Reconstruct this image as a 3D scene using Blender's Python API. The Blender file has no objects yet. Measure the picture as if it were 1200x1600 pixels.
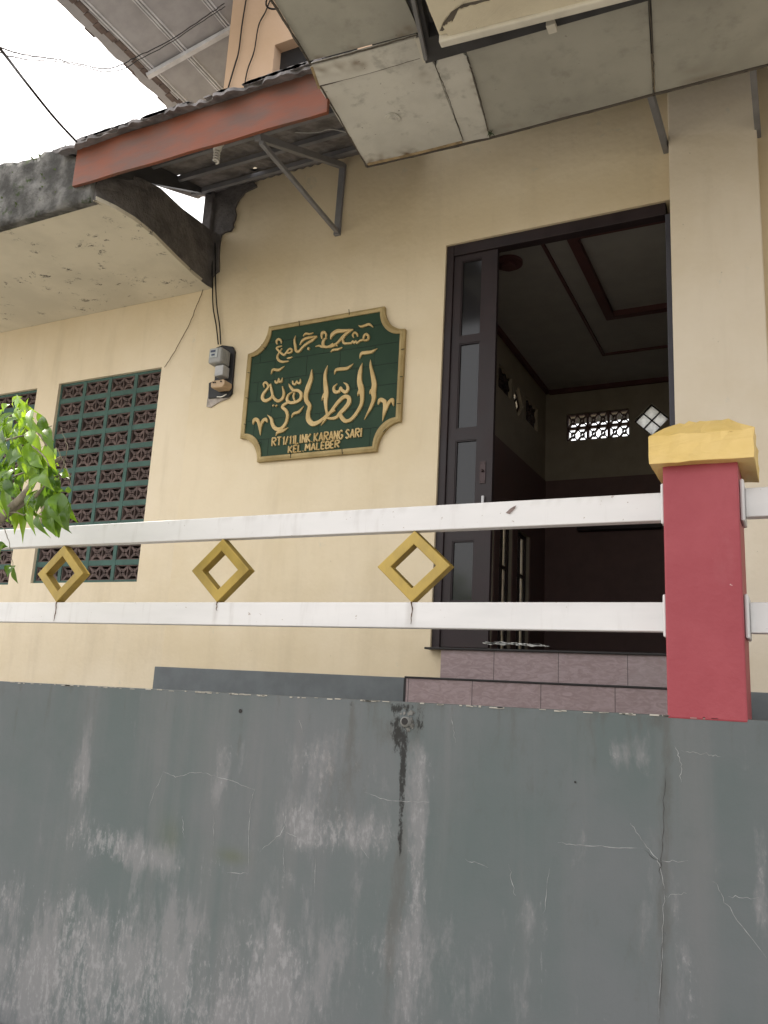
import bpy, bmesh, math, random
import numpy as np
from mathutils import Vector, Matrix, noise
random.seed(7)
C = bpy.context.scene.collection
S = bpy.context.scene
# ------------------------------------------------------------------ camera (x along the facade, y into it, z up, eye at 0)
def basis(pitch, roll, yaw):
    p, r, y = map(math.radians, (pitch, roll, yaw))
    W = Vector((math.cos(p)*math.sin(y), math.cos(p)*math.cos(y), math.sin(p)))
    R = Vector((math.cos(y), -math.sin(y), 0)); U = R.cross(W)
    return R*math.cos(r)+U*math.sin(r), -R*math.sin(r)+U*math.cos(r), W
CR, CU, CW = basis(12.3, 3.07, -26.83)
FPX = 1292.0
cam = bpy.data.objects.new('camera', bpy.data.cameras.new('camera')); C.objects.link(cam)
M = Matrix.Identity(4)
for i in range(3): M[i][0] = CR[i]; M[i][1] = CU[i]; M[i][2] = -CW[i]
cam.matrix_world = M
cam.data.sensor_fit = 'VERTICAL'; cam.data.sensor_height = 36; cam.data.lens = FPX/1600*36
cam.data.clip_start = .05; cam.data.clip_end = 2000
S.camera = cam
# ------------------------------------------------------------------ light
SUN_EL, SUN_AZ = 60.0, -78.0       # azimuth from +y towards +x (negative: left, slightly behind the building)
world = bpy.data.worlds.new("World"); S.world = world; world.use_nodes = True
wn = world.node_tree.nodes; wl = world.node_tree.links
bg = wn['Background']; sky = wn.new('ShaderNodeTexSky'); sky.sky_type = 'NISHITA'; sky.sun_disc = False
sky.sun_elevation = math.radians(SUN_EL); sky.sun_rotation = math.radians(SUN_AZ)
sky.air_density = 1.0; sky.dust_density = 6.0; sky.ozone_density = 0.6; sky.altitude = 100
hz = wn.new('ShaderNodeMix'); hz.data_type = 'RGBA'; hz.inputs[0].default_value = 0.55
hz.inputs[7].default_value = (11.0, 10.6, 10.0, 1)      # bright hazy cloud layer over the blue
wl.new(sky.outputs[0], hz.inputs[6]); wl.new(hz.outputs[2], bg.inputs[0]); bg.inputs[1].default_value = 0.11
sun = bpy.data.objects.new('sun', bpy.data.lights.new('sun', 'SUN')); C.objects.link(sun)
sun.data.energy = 3.4; sun.data.angle = math.radians(1.5); sun.data.color = (1, .95, .86)
sd = Vector((math.cos(math.radians(SUN_EL))*math.sin(math.radians(SUN_AZ)), math.cos(math.radians(SUN_EL))*math.cos(math.radians(SUN_AZ)), math.sin(math.radians(SUN_EL))))
sun.rotation_euler = sd.to_track_quat('Z', 'Y').to_euler(); sun.location = sd*30
S.view_settings.view_transform = 'Standard'; S.view_settings.look = 'None'; S.view_settings.exposure = 1.5
S.view_settings.gamma = 1
S.cycles.max_bounces = 10; S.cycles.diffuse_bounces = 6
# ------------------------------------------------------------------ placement helpers: sight line met with a real plane
def ray(x, y): return CW + CR*((x-600)/FPX) - CU*((y-800)/FPX)
def atY(x, y, d): r = ray(x, y); return r*(d/r.y)
def atZ(x, y, d): r = ray(x, y); return r*(d/r.z)
def atX(x, y, d): r = ray(x, y); return r*(d/r.x)
# ------------------------------------------------------------------ mesh helpers
class MB:
    def __init__(s): s.v = []; s.f = []; s.m = []; s.smooth = []
    def add(s, vs, fs, mi=0, sm=False):
        o = len(s.v); s.v += [Vector(v) for v in vs]
        for f in fs: s.f.append([i+o for i in f]); s.m.append(mi); s.smooth.append(sm)
        return s
    def box(s, x0, x1, y0, y1, z0, z1, mi=0):
        vs = [(x, y, z) for z in (z0, z1) for y in (y0, y1) for x in (x0, x1)]
        return s.add(vs, [(0,2,3,1),(4,5,7,6),(0,1,5,4),(2,6,7,3),(0,4,6,2),(1,3,7,5)], mi)
    def bar(s, a, b, w, h, up=(0,0,1), mi=0):
        a, b = Vector(a), Vector(b); d = (b-a).normalized(); u = Vector(up)
        sx = d.cross(u).normalized(); u = sx.cross(d)
        vs = [p+sx*(i*w/2)+u*(j*h/2) for p in (a, b) for i, j in ((-1,-1),(1,-1),(1,1),(-1,1))]
        return s.add(vs, [(3,2,1,0),(4,5,6,7),(0,1,5,4),(1,2,6,5),(2,3,7,6),(3,0,4,7)], mi)
    def prism(s, pts, off, mi=0):
        n = len(pts); off = Vector(off); pts = [Vector(p) for p in pts]
        return s.add(pts+[p+off for p in pts], [tuple(range(n))[::-1], tuple(range(n, 2*n))]+[(i, (i+1) % n, n+(i+1) % n, n+i) for i in range(n)], mi)
    def tube(s, pts, r, n=8, mi=0, sm=True):
        pts = [Vector(p) for p in pts]; rs = r if isinstance(r, (list, tuple)) else [r]*len(pts)
        ref = Vector((.31, .2, .93)); vs = []; fs = []
        for i, p in enumerate(pts):
            d = (pts[min(i+1, len(pts)-1)]-pts[max(i-1, 0)]).normalized()
            a = d.cross(ref).normalized(); b = d.cross(a)
            for k in range(n):
                t = 2*math.pi*k/n; vs.append(p+(a*math.cos(t)+b*math.sin(t))*rs[i])
        for i in range(len(pts)-1):
            for k in range(n): fs.append((i*n+k, i*n+(k+1) % n, (i+1)*n+(k+1) % n, (i+1)*n+k))
        fs.append(tuple(range(n))[::-1]); fs.append(tuple((len(pts)-1)*n+k for k in range(n)))
        return s.add(vs, fs, mi, sm)
    def disc(s, c, r, axis, th, n=24, mi=0):
        c = Vector(c); ax = Vector(axis).normalized(); a = ax.cross(Vector((.3,.9,.1))).normalized(); b = ax.cross(a)
        pts = [c+(a*math.cos(2*math.pi*k/n)+b*math.sin(2*math.pi*k/n))*r for k in range(n)]
        return s.prism(pts, ax*th, mi)
    def build(s, name, mats, parent=None, bevel=0, seg=2, recalc=True):
        mats = mats if isinstance(mats, (list, tuple)) else [mats]
        if parent is not None:
            org = Vector(parent['_o']) if '_o' in parent else Vector((0,0,0))
        else:
            xs = [v.x for v in s.v]; ys = [v.y for v in s.v]; zs = [v.z for v in s.v]
            org = Vector(((min(xs)+max(xs))/2, (min(ys)+max(ys))/2, min(zs)))
        me = bpy.data.meshes.new(name); me.from_pydata([v-org for v in s.v], [], s.f)
        for m in mats: me.materials.append(m)
        for p, mi, sm in zip(me.polygons, s.m, s.smooth): p.material_index = mi; p.use_smooth = sm
        if recalc:
            bm = bmesh.new(); bm.from_mesh(me); bmesh.ops.recalc_face_normals(bm, faces=bm.faces); bm.to_mesh(me); bm.free()
        me.update()
        o = bpy.data.objects.new(name, me); C.objects.link(o)
        if parent is not None: o.parent = parent
        else: o.location = org
        o['_o'] = tuple(org)
        if bevel:
            b = o.modifiers.new('bevel', 'BEVEL'); b.width = bevel; b.segments = seg; b.limit_method = 'ANGLE'; b.angle_limit = .6
        return o
def thing(name, loc, label, cat, group=None):
    o = bpy.data.objects.new(name, None); C.objects.link(o); o.location = loc; o.empty_display_size = .1
    o['_o'] = tuple(loc); o['label'] = label; o['category'] = cat
    if group: o['group'] = group
    return o
def tag(o, label, cat, group=None):
    o['label'] = label; o['category'] = cat
    if group: o['group'] = group
    return o
def struct(o): o['kind'] = 'structure'; return o
def panel(mb, axis, u0, u1, z0, z1, t0, t1, holes, extra_u=(), mi=0):
    """wall plate with real openings; axis 'x': runs along x with thickness in y, axis 'y': runs along y with thickness in x"""
    us = sorted({u0, u1, *extra_u, *[h[0] for h in holes], *[h[1] for h in holes]}); us = [u for u in us if u0 <= u <= u1]
    zs = sorted({z0, z1, *[h[2] for h in holes], *[h[3] for h in holes]}); zs = [z for z in zs if z0 <= z <= z1]
    nu, nz = len(us)-1, len(zs)-1
    def solid(i, j):
        if i < 0 or j < 0 or i >= nu or j >= nz: return False
        cu, cz = (us[i]+us[i+1])/2, (zs[j]+zs[j+1])/2
        return not any(h[0] < cu < h[1] and h[2] < cz < h[3] for h in holes)
    def P(u, t, z): return (u, t, z) if axis == 'x' else (t, u, z)
    for i in range(nu):
        for j in range(nz):
            if not solid(i, j): continue
            a, b, c, d = us[i], us[i+1], zs[j], zs[j+1]
            for t in (t0, t1): mb.add([P(a,t,c), P(b,t,c), P(b,t,d), P(a,t,d)], [(0,1,2,3)], mi)
            if not solid(i-1, j): mb.add([P(a,t0,c), P(a,t1,c), P(a,t1,d), P(a,t0,d)], [(0,1,2,3)], mi)
            if not solid(i+1, j): mb.add([P(b,t0,c), P(b,t1,c), P(b,t1,d), P(b,t0,d)], [(0,1,2,3)], mi)
            if not solid(i, j-1): mb.add([P(a,t0,c), P(b,t0,c), P(b,t1,c), P(a,t1,c)], [(0,1,2,3)], mi)
            if not solid(i, j+1): mb.add([P(a,t0,d), P(b,t0,d), P(b,t1,d), P(a,t1,d)], [(0,1,2,3)], mi)
    return mb
def smooth_line(pts, k=6):
    pts = [Vector(p) for p in pts]; out = []
    Q = [2*pts[0]-pts[1]]+pts+[2*pts[-1]-pts[-2]]
    for i in range(1, len(Q)-2):
        a, b, c, d = Q[i-1:i+3]
        for j in range(k):
            t = j/k; out.append(.5*((2*b)+(c-a)*t+(2*a-5*b+4*c-d)*t*t+(3*b-a-3*c+d)*t**3))
    out.append(pts[-1]); return out
# ------------------------------------------------------------------ material helpers
class NT:
    def __init__(s, name, rough=.8, metal=0, spec=.3):
        s.mat = bpy.data.materials.new(name); s.mat.use_nodes = True; s.nt = s.mat.node_tree
        s.b = s.nt.nodes['Principled BSDF']; s.b.inputs['Roughness'].default_value = rough; s.b.inputs['Metallic'].default_value = metal
        s.b.inputs['Specular IOR Level'].default_value = spec
        g = s.nt.nodes.new('ShaderNodeNewGeometry'); s.pos = g.outputs['Position']
    def n(s, t): return s.nt.nodes.new(t)
    def lk(s, a, b): s.nt.links.new(a, b)
    def setin(s, sock, v):
        if isinstance(v, bpy.types.NodeSocket): s.lk(v, sock)
        elif isinstance(v, (tuple, list)): sock.default_value = (*v, 1) if len(v) == 3 and sock.type == 'RGBA' else v
        else: sock.default_value = v
    def mp(s, scale=(1,1,1), loc=(0,0,0), rot=(0,0,0)):
        m = s.n('ShaderNodeMapping'); s.lk(s.pos, m.inputs[0]); m.inputs['Scale'].default_value = scale; m.inputs['Location'].default_value = loc; m.inputs['Rotation'].default_value = rot
        return m.outputs[0]
    def noise(s, sc, det=5, scale=(1,1,1), rough=.6, dist=0, loc=(0,0,0)):
        m = s.n('ShaderNodeTexNoise'); s.lk(s.mp(scale, loc), m.inputs['Vector']); m.inputs['Scale'].default_value = sc; m.inputs['Detail'].default_value = det
        m.inputs['Roughness'].default_value = rough; m.inputs['Distortion'].default_value = dist; return m.outputs[0]
    def ramp(s, v, a, b, lo=0., hi=1.):
        m = s.n('ShaderNodeMapRange'); m.interpolation_type = 'SMOOTHSTEP'; s.lk(v, m.inputs[0])
        for i, q in zip((1,2,3,4), (a,b,lo,hi)): m.inputs[i].default_value = q
        return m.outputs[0]
    def mix(s, f, a, b):
        m = s.n('ShaderNodeMix'); m.data_type = 'RGBA'; s.setin(m.inputs[0], f); s.setin(m.inputs[6], a); s.setin(m.inputs[7], b); return m.outputs[2]
    def math(s, op, a, b=0., cl=False):
        m = s.n('ShaderNodeMath'); m.operation = op; m.use_clamp = cl; s.setin(m.inputs[0], a); s.setin(m.inputs[1], b); return m.outputs[0]
    def sep(s):
        m = s.n('ShaderNodeSeparateXYZ'); s.lk(s.pos, m.inputs[0]); return m.outputs
    def attr(s, name):
        m = s.n('ShaderNodeAttribute'); m.attribute_name = name; return m.outputs['Fac']
    def col(s, c): s.setin(s.b.inputs['Base Color'], c); return s
    def bump(s, h, strength=.3, dist=.01):
        m = s.n('ShaderNodeBump'); s.lk(h, m.inputs['Height']); m.inputs['Strength'].default_value = strength; m.inputs['Distance'].default_value = dist
        s.lk(m.outputs[0], s.b.inputs['Normal']); return s
def basic(name, c, rough=.7, var=.15, sc=6, bump=.15, metal=0, spec=.3, fine=60, stretch=(1,1,1)):
    t = NT(name, rough, metal, spec); a = t.noise(sc, 6, stretch); b = t.noise(fine, 3)
    lo = tuple(x*(1-var) for x in c); hi = tuple(min(1, x*(1+var)) for x in c)
    t.col(t.mix(t.ramp(a, .3, .7), lo, hi)); t.bump(b, bump, .004)
    rr = t.ramp(a, .3, .7, max(0, rough-.08), min(1, rough+.08)); t.lk(rr, t.b.inputs['Roughness'])
    return t.mat
# cream facade paint: faint water stains, patch repairs, hand trowelled relief
def plaster(name, c, dirt=.35, seed=0.):
    t = NT(name, .75, 0, .25)
    big = t.noise(1.3, 5, loc=(seed,0,0)); streak = t.noise(3.0, 5, (1.6, 1.6, .22), loc=(seed,3,0)); fine = t.noise(22, 5)
    a = t.mix(t.ramp(big, .35, .7), c, tuple(x*y for x, y in zip(c, (.93, .91, .86))))
    a = t.mix(t.math('MULTIPLY', t.ramp(streak, .48, .75), dirt*.75), a, tuple(x*y for x, y in zip(c, (.72, .70, .66))))
    chips = t.noise(5.5, 7, (1, 1, .8), .7, .4, (seed, 0, 7))
    a = t.mix(t.math('MULTIPLY', t.ramp(chips, .64, .70), .5), a, tuple(x*y for x, y in zip(c, (.80, .86, .92))))
    spots = t.noise(38, 2); a = t.mix(t.math('MULTIPLY', t.ramp(spots, .74, .78), .5), a, (.2,.17,.13))
    t.col(a); h = t.math('ADD', t.math('MULTIPLY', big, 3.5), t.math('MULTIPLY', fine, .18)); t.bump(h, .35, .02); return t.mat
m_wall = plaster('cream_plaster', (.70, .60, .44), .4)
m_wall_left = plaster('cream_plaster_weathered', (.70, .605, .455), .55, 4.)
m_peach = plaster('peach_plaster', (.62, .45, .33), .3, 9.)
m_pil = plaster('pilaster_plaster', (.74, .66, .55), .3, 14.)
m_skirt = basic('grey_skirting_paint', (.13, .143, .15), .7, .12)
m_white = NT('white_rail_paint', .42, 0, .4)
_a = m_white.noise(2.2, 6, (.5, 1, 2.)); _s = m_white.noise(16, 4, (1.2,1,.15)); _c = m_white.noise(40, 3)
_w = m_white.mix(m_white.ramp(_a, .3, .75), (.66,.65,.655), (.56,.555,.56)); _w = m_white.mix(m_white.math('MULTIPLY', m_white.ramp(_s, .55, .8), .3), _w, (.34,.31,.29))
_w = m_white.mix(m_white.math('MULTIPLY', m_white.ramp(_c, .70, .73), .7), _w, (.25,.18,.14))
_w = m_white.mix(m_white.attr('rust'), _w, (.14,.09,.055)); m_white.col(_w).bump(_s, .12, .003); m_white = m_white.mat
m_gold = basic('gold_paint_metal', (.34, .235, .050), .36, .2, 9, .1, .25, .5, stretch=(1,1,.5))
m_goldedge = m_gold
m_cap = NT('yellow_gold_paint_cap', .5, 0, .4); _a = m_cap.noise(5, 6); _b = m_cap.noise(9, 5, (1,1,2.2), dist=.6); _c = m_cap.noise(3, 3, (1,1,5), dist=.8)
_w = m_cap.mix(m_cap.ramp(_a, .3, .7), (.62,.44,.14), (.70,.51,.20)); _w = m_cap.mix(m_cap.ramp(_b, .62, .72), _w, (.47,.31,.09)); m_cap.col(_w).bump(m_cap.math('ADD', _a, _c), .35, .02); m_cap = m_cap.mat
m_red = NT('raspberry_red_paint', .5, 0, .4); _a = m_red.noise(2.5, 5); _b = m_red.noise(30, 4); _c = m_red.noise(7, 5, (1,1,.4))
_w = m_red.mix(m_red.ramp(_a, .3, .7), (.27,.036,.050), (.32,.055,.070)); _w = m_red.mix(m_red.math('MULTIPLY', m_red.ramp(_c, .62, .8), .25), _w, (.36,.12,.13))
_w = m_red.mix(m_red.ramp(_b, .71, .74), _w, (.5,.3,.3)); m_red.col(_w).bump(m_red.math('ADD', _b, m_red.math('MULTIPLY', _a, 4.)), .25, .008); m_red = m_red.mat
m_frame = basic('dark_brown_door_paint', (.024, .016, .018), .5, .25, 4, .1, 0, .3)
m_jamb = basic('bluish_jamb_paint', (.07, .07, .09), .5)
m_glass = NT('smoked_glass', .12, 0, .3); m_glass.b.inputs['Base Color'].default_value = (.03,.03,.033,1); m_glass.b.inputs['Transmission Weight'].default_value = .35; m_glass = m_glass.mat
m_clear = NT('dusty_clear_glass', .3, 0, .5); m_clear.b.inputs['Base Color'].default_value = (.8,.8,.8,1); m_clear.b.inputs['Transmission Weight'].default_value = .9; m_clear = m_clear.mat
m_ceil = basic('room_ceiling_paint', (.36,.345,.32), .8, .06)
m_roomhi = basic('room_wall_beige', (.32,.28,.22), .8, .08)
m_roomlo = basic('room_wall_maroon', (.15,.095,.09), .7, .1)
m_mould = basic('maroon_moulding', (.105,.045,.043), .6, .1)
m_tilefloor = basic('room_floor_tile', (.16,.13,.12), .3)
m_riser = NT('pinkish_riser_tile', .45, 0, .4); _x, _y, _z = m_riser.sep(); _a = m_riser.noise(14, 6, (1,1,2.5), dist=1.5); _b = m_riser.noise(2, 3)
_w = m_riser.mix(m_riser.ramp(_a, .35, .7), (.25,.185,.188), (.33,.255,.26)); _w = m_riser.mix(m_riser.math('MULTIPLY', m_riser.ramp(_b, .5, .8), .4), _w, (.32,.28,.28))
_fr = m_riser.math('FRACT', m_riser.math('DIVIDE', m_riser.math('ADD', _x, 10.08), .40)); _w = m_riser.mix(m_riser.math('LESS_THAN', _fr, .009), _w, (.05,.04,.04))
m_riser.col(_w).bump(_a, .3, .004); m_riser = m_riser.mat
m_black = basic('black_tile_edge', (.018,.016,.017), .4)
m_cement = NT('black_mouldy_cement', .95, 0, .15); _a = m_cement.noise(5, 7); _b = m_cement.noise(28, 6)
m_cement.col(m_cement.mix(m_cement.ramp(_a, .3, .75), (.09,.084,.084), (.19,.175,.17))).bump(m_cement.math('ADD', _b, m_cement.math('MULTIPLY', _a, 2.)), .8, .02); m_cement = m_cement.mat
def slab_mat(name, base, mossy):
    t = NT(name, .9, 0, .15); a = t.noise(1.6, 6); m = t.noise(6.5, 9, (1,1.2,1), .8, .3); m2 = t.noise(2.2, 4, loc=(3,1,0)); f = t.noise(40, 5)
    c = t.mix(t.ramp(a, .35, .7), base, tuple(x*.84 for x in base))
    if mossy: c = t.mix(t.math('MULTIPLY', t.ramp(m, .555, .62), t.ramp(m2, .46, .56)), c, (.05,.048,.045))
    t.col(c); t.bump(t.math('ADD', a, t.math('MULTIPLY', f, .1)), .4, .02); return t.mat
m_slab = slab_mat('cream_slab_with_mildew', (.66,.61,.50), True)
m_moss = NT('mossy_concrete', 1, 0, .1); _a = m_moss.noise(6, 8); _b = m_moss.noise(30, 8, rough=.75); _g = m_moss.noise(9, 5, loc=(4,4,4))
_w = m_moss.mix(m_moss.ramp(_a, .35, .7), (.085,.083,.08), (.27,.265,.255)); _w = m_moss.mix(m_moss.ramp(_g, .55, .68), _w, (.06,.085,.035)); _w = m_moss.mix(m_moss.ramp(_b, .68, .74), _w, (.24,.25,.2)); m_moss.col(_w).bump(m_moss.math('ADD', _b, _a), 1, .03); m_moss = m_moss.mat
m_orange = NT('faded_orange_fascia_paint', .6, 0, .3); _a = m_orange.noise(2.4, 6, (1,1,3)); _b = m_orange.noise(20, 5, (.3,1,3))
_w = m_orange.mix(m_orange.ramp(_a, .35, .68), (.195,.062,.034), (.125,.070,.056)); _w = m_orange.mix(m_orange.math('MULTIPLY', m_orange.ramp(_b, .55, .8), .4), _w, (.12,.085,.08)); m_orange.col(_w).bump(_b, .3, .006); m_orange = m_orange.mat
m_roofing = basic('grey_weathered_roofing', (.19,.178,.18), .9, .4, 7, .8)
m_underroof = basic('dark_roof_underside', (.075,.075,.08), .9, .2)
m_steel = basic('grey_painted_steel', (.20,.20,.215), .5, .15)
m_steel_dark = basic('dark_primer_steel', (.055,.055,.06), .55, .2)
m_eave = basic('eave_board_grey', (.34,.335,.35), .85, .1)
m_channel = basic('galvanised_channel', (.55,.55,.58), .5, .15, metal=0)
def soffit_mat(name, c, stain, rust=True):
    t = NT(name, .85, 0, .2); a = t.noise(1.8, 6, loc=(1,2,3)); b = t.noise(9, 7); sp = t.noise(26, 3); pr = t.noise(80, 2)
    w = t.mix(t.ramp(a, .35, .7), c, tuple(x*.8 for x in c)); w = t.mix(t.math('MULTIPLY', t.ramp(b, .52, .75), stain), w, tuple(x*.45 for x in c))
    w = t.mix(t.math('MULTIPLY', t.ramp(sp, .70, .76), stain), w, (.09,.075,.065))
    w = t.mix(t.attr('rust'), w, (.13,.075,.035))
    t.col(w).bump(t.math('ADD', t.math('MULTIPLY', a, 3.), t.math('MULTIPLY', pr, .1)), .3, .01); return t.mat
m_soffit = soffit_mat('soffit_board', (.43,.42,.375), .35)
m_patch = soffit_mat('pale_cement_board', (.66,.645,.60), .7)
m_seam = basic('dark_panel_seam', (.12,.105,.09), .9)
m_cornice = NT('peeling_cream_cornice', .85, 0, .2); _a = m_cornice.noise(2, 5); _b = m_cornice.noise(7, 8, rough=.7, dist=.9); _c = m_cornice.noise(24, 5)
_w = m_cornice.mix(m_cornice.ramp(_a, .3, .7), (.74,.68,.54), (.62,.56,.44)); _w = m_cornice.mix(m_cornice.ramp(_b, .62, .64), _w, (.12,.105,.085)); m_cornice.col(_w).bump(m_cornice.math('ADD', _b, m_cornice.math('MULTIPLY', _c, .2)), .5, .01); m_cornice = m_cornice.mat
m_lip = basic('white_lip_paint', (.66,.63,.56), .7, .08)
m_bark = basic('grey_bark', (.22,.19,.15), .9, .3, 20, .8)
m_asphalt = basic('road_concrete', (.17,.16,.145), .9, .2, 3, .5)
m_terr = basic('terrace_concrete', (.22,.21,.19), .85, .15)
m_cable = basic('black_cable_rubber', (.012,.012,.012), .5)
m_cord = basic('brown_cord', (.12,.085,.05), .7)
m_meterbody = basic('grey_meter_plastic', (.30,.30,.29), .35, .08)
m_meterdark = basic('dark_bakelite_board', (.022,.022,.024), .5)
m_ceramic = basic('tan_ceramic_fuse', (.42,.30,.19), .4)
m_bulb = basic('dusty_white_bulb', (.75,.73,.68), .35)
m_mortar = basic('teal_green_mortar_paint', (.055,.105,.090), .8, .2)
m_block = basic('brownish_red_block', (.105,.075,.068), .85, .35, 9)
m_bsign = NT('green_ceramic_tile', .6, 0, .25); _a = m_bsign.noise(3, 4); _f = m_bsign.noise(30, 4)
m_bsign.col(m_bsign.mix(m_bsign.ramp(_a, .3, .7), (.013,.036,.018), (.019,.046,.023))).bump(_f, .15, .004); m_bsign = m_bsign.mat
m_groove = basic('tile_joint', (.012,.018,.014), .8)
m_gilt = NT('carved_gold_relief', .55, .1, .4); _a = m_gilt.noise(8, 5); _b = m_gilt.noise(60, 4)
m_gilt.col(m_gilt.mix(m_gilt.ramp(_a, .3, .7), (.46,.325,.135), (.58,.43,.21))).bump(_b, .5, .004); m_gilt = m_gilt.mat
m_giltframe = NT('terracotta_gold_frame', .6, .05, .3); _a = m_giltframe.noise(6, 6); _b = m_giltframe.noise(70, 5)
m_giltframe.col(m_giltframe.mix(m_giltframe.ramp(_a, .35, .7), (.30,.22,.095), (.42,.32,.155))).bump(_b, .7, .006); m_giltframe = m_giltframe.mat
# leaf: front and back lit
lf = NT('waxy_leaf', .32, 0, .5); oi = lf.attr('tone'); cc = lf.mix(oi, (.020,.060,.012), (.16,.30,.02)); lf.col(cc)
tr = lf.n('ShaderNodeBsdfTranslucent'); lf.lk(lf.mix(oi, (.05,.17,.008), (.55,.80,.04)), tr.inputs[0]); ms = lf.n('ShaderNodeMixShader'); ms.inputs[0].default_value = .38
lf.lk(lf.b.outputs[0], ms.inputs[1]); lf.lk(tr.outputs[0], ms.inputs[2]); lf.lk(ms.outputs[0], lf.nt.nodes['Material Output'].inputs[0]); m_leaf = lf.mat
gb = NT('rippled_glass_block', .25, 0, .5); _r = gb.noise(45, 3); gb.bump(_r, .8, .01); gb.b.inputs['Base Color'].default_value = (.75,.78,.78,1)
tr = gb.n('ShaderNodeBsdfTranslucent'); tr.inputs[0].default_value = (.97,.98,.98,1); ms = gb.n('ShaderNodeMixShader')
gb.lk(gb.ramp(_r, .35, .65, .6, 1.0), ms.inputs[0]); gb.lk(gb.b.outputs[0], ms.inputs[1]); gb.lk(tr.outputs[0], ms.inputs[2]); gb.lk(ms.outputs[0], gb.nt.nodes['Material Output'].inputs[0]); m_gblock = gb.mat
# retaining wall: paint worn by hand painted masks stored on the mesh, broken up by streaky noise
rw = NT('worn_grey_green_wall_paint', .8, 0, .25)
n1 = rw.noise(5, 8, (1.5, 1, .34), .66, .5); n2 = rw.noise(22, 8, (1.3, 1, .42), .75, .3); n3 = rw.noise(1.1, 5); n4 = rw.noise(70, 4); n5 = rw.noise(11, 6, (1,1,.6), .7)
n6 = rw.noise(3.2, 7, (1,1,.7), .62, .6); n7 = rw.noise(2.2, 6, (2.4,1,.16), .6, .2, (5,0,2)); n8 = rw.noise(55, 6, (1,1,.5), .75)
base = rw.mix(rw.ramp(n3, .35, .68), (.099,.119,.119), (.124,.133,.138))
base = rw.mix(rw.math('MULTIPLY', rw.ramp(n7, .45, .75), .42), base, (.165,.160,.162))
base = rw.mix(rw.math('MULTIPLY', rw.ramp(n6, .50, .72), .35), base, (.088,.104,.104))
nm = rw.math('ADD', rw.math('ADD', rw.math('MULTIPLY', n1, .42), rw.math('MULTIPLY', n2, .22)), rw.math('ADD', rw.math('MULTIPLY', n6, .26), rw.math('MULTIPLY', n8, .10)))
wv = rw.math('ADD', rw.attr('worn'), rw.math('MULTIPLY', rw.math('SUBTRACT', nm, .5), 5.4))
base = rw.mix(rw.math('MULTIPLY', rw.ramp(wv, .32, .95), .66), base, (.205,.202,.207))
wv2 = rw.math('ADD', rw.attr('worn'), rw.math('MULTIPLY', rw.math('SUBTRACT', rw.math('ADD', rw.math('MULTIPLY', n2, .5), rw.math('MULTIPLY', n8, .5)), .5), 5.0))
base = rw.mix(rw.math('MULTIPLY', rw.ramp(wv2, .72, 1.2), .36), base, (.34,.335,.34))
gv = rw.math('ADD', rw.attr('grime'), rw.math('MULTIPLY', rw.math('SUBTRACT', n2, .5), 2.0))
base = rw.mix(rw.math('MULTIPLY', rw.ramp(gv, .2, .95), .5), base, (.082,.078,.070))
bv = rw.math('ADD', rw.attr('black'), rw.math('MULTIPLY', rw.math('SUBTRACT', rw.math('ADD', rw.math('MULTIPLY', n5, .4), rw.math('MULTIPLY', n8, .6)), .5), 3.4))
base = rw.mix(rw.math('MULTIPLY', rw.ramp(bv, .45, .8), .9), base, (.018,.017,.016))
base = rw.mix(rw.math('MULTIPLY', rw.attr('moss'), .6), base, (.09,.10,.045))
rw.col(base).bump(rw.math('ADD', rw.math('MULTIPLY', n3, 2.), rw.math('ADD', rw.math('MULTIPLY', n4, .1), rw.math('MULTIPLY', wv, .15))), .3, .02)
m_retain = rw.mat
m_crack = basic('pale_crack_edge', (.26,.265,.265), .9, .4, 25)
m_crackd = basic('dark_crack', (.04,.038,.035), .9)
# ================================================================== ground
g = MB(); g.box(-400, 400, -400, 400, -1.75, -1.65); struct(g.build('ground', basic('far_ground_earth', (.14,.13,.10), .95, .2, .5)))
r_ = MB(); r_.box(-60, 60, -4.2, 2.55, -1.65, -1.646); struct(r_.build('road', m_asphalt))
k_ = MB(); k_.box(-60, 60, 2.55, 2.995, -1.65, -1.55); struct(k_.build('pavement', m_terr, bevel=.01))
t_ = MB(); t_.box(-9, 3, 3.25, 4.999, -1.648, -.085); struct(t_.build('terrace_floor', m_terr))
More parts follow.
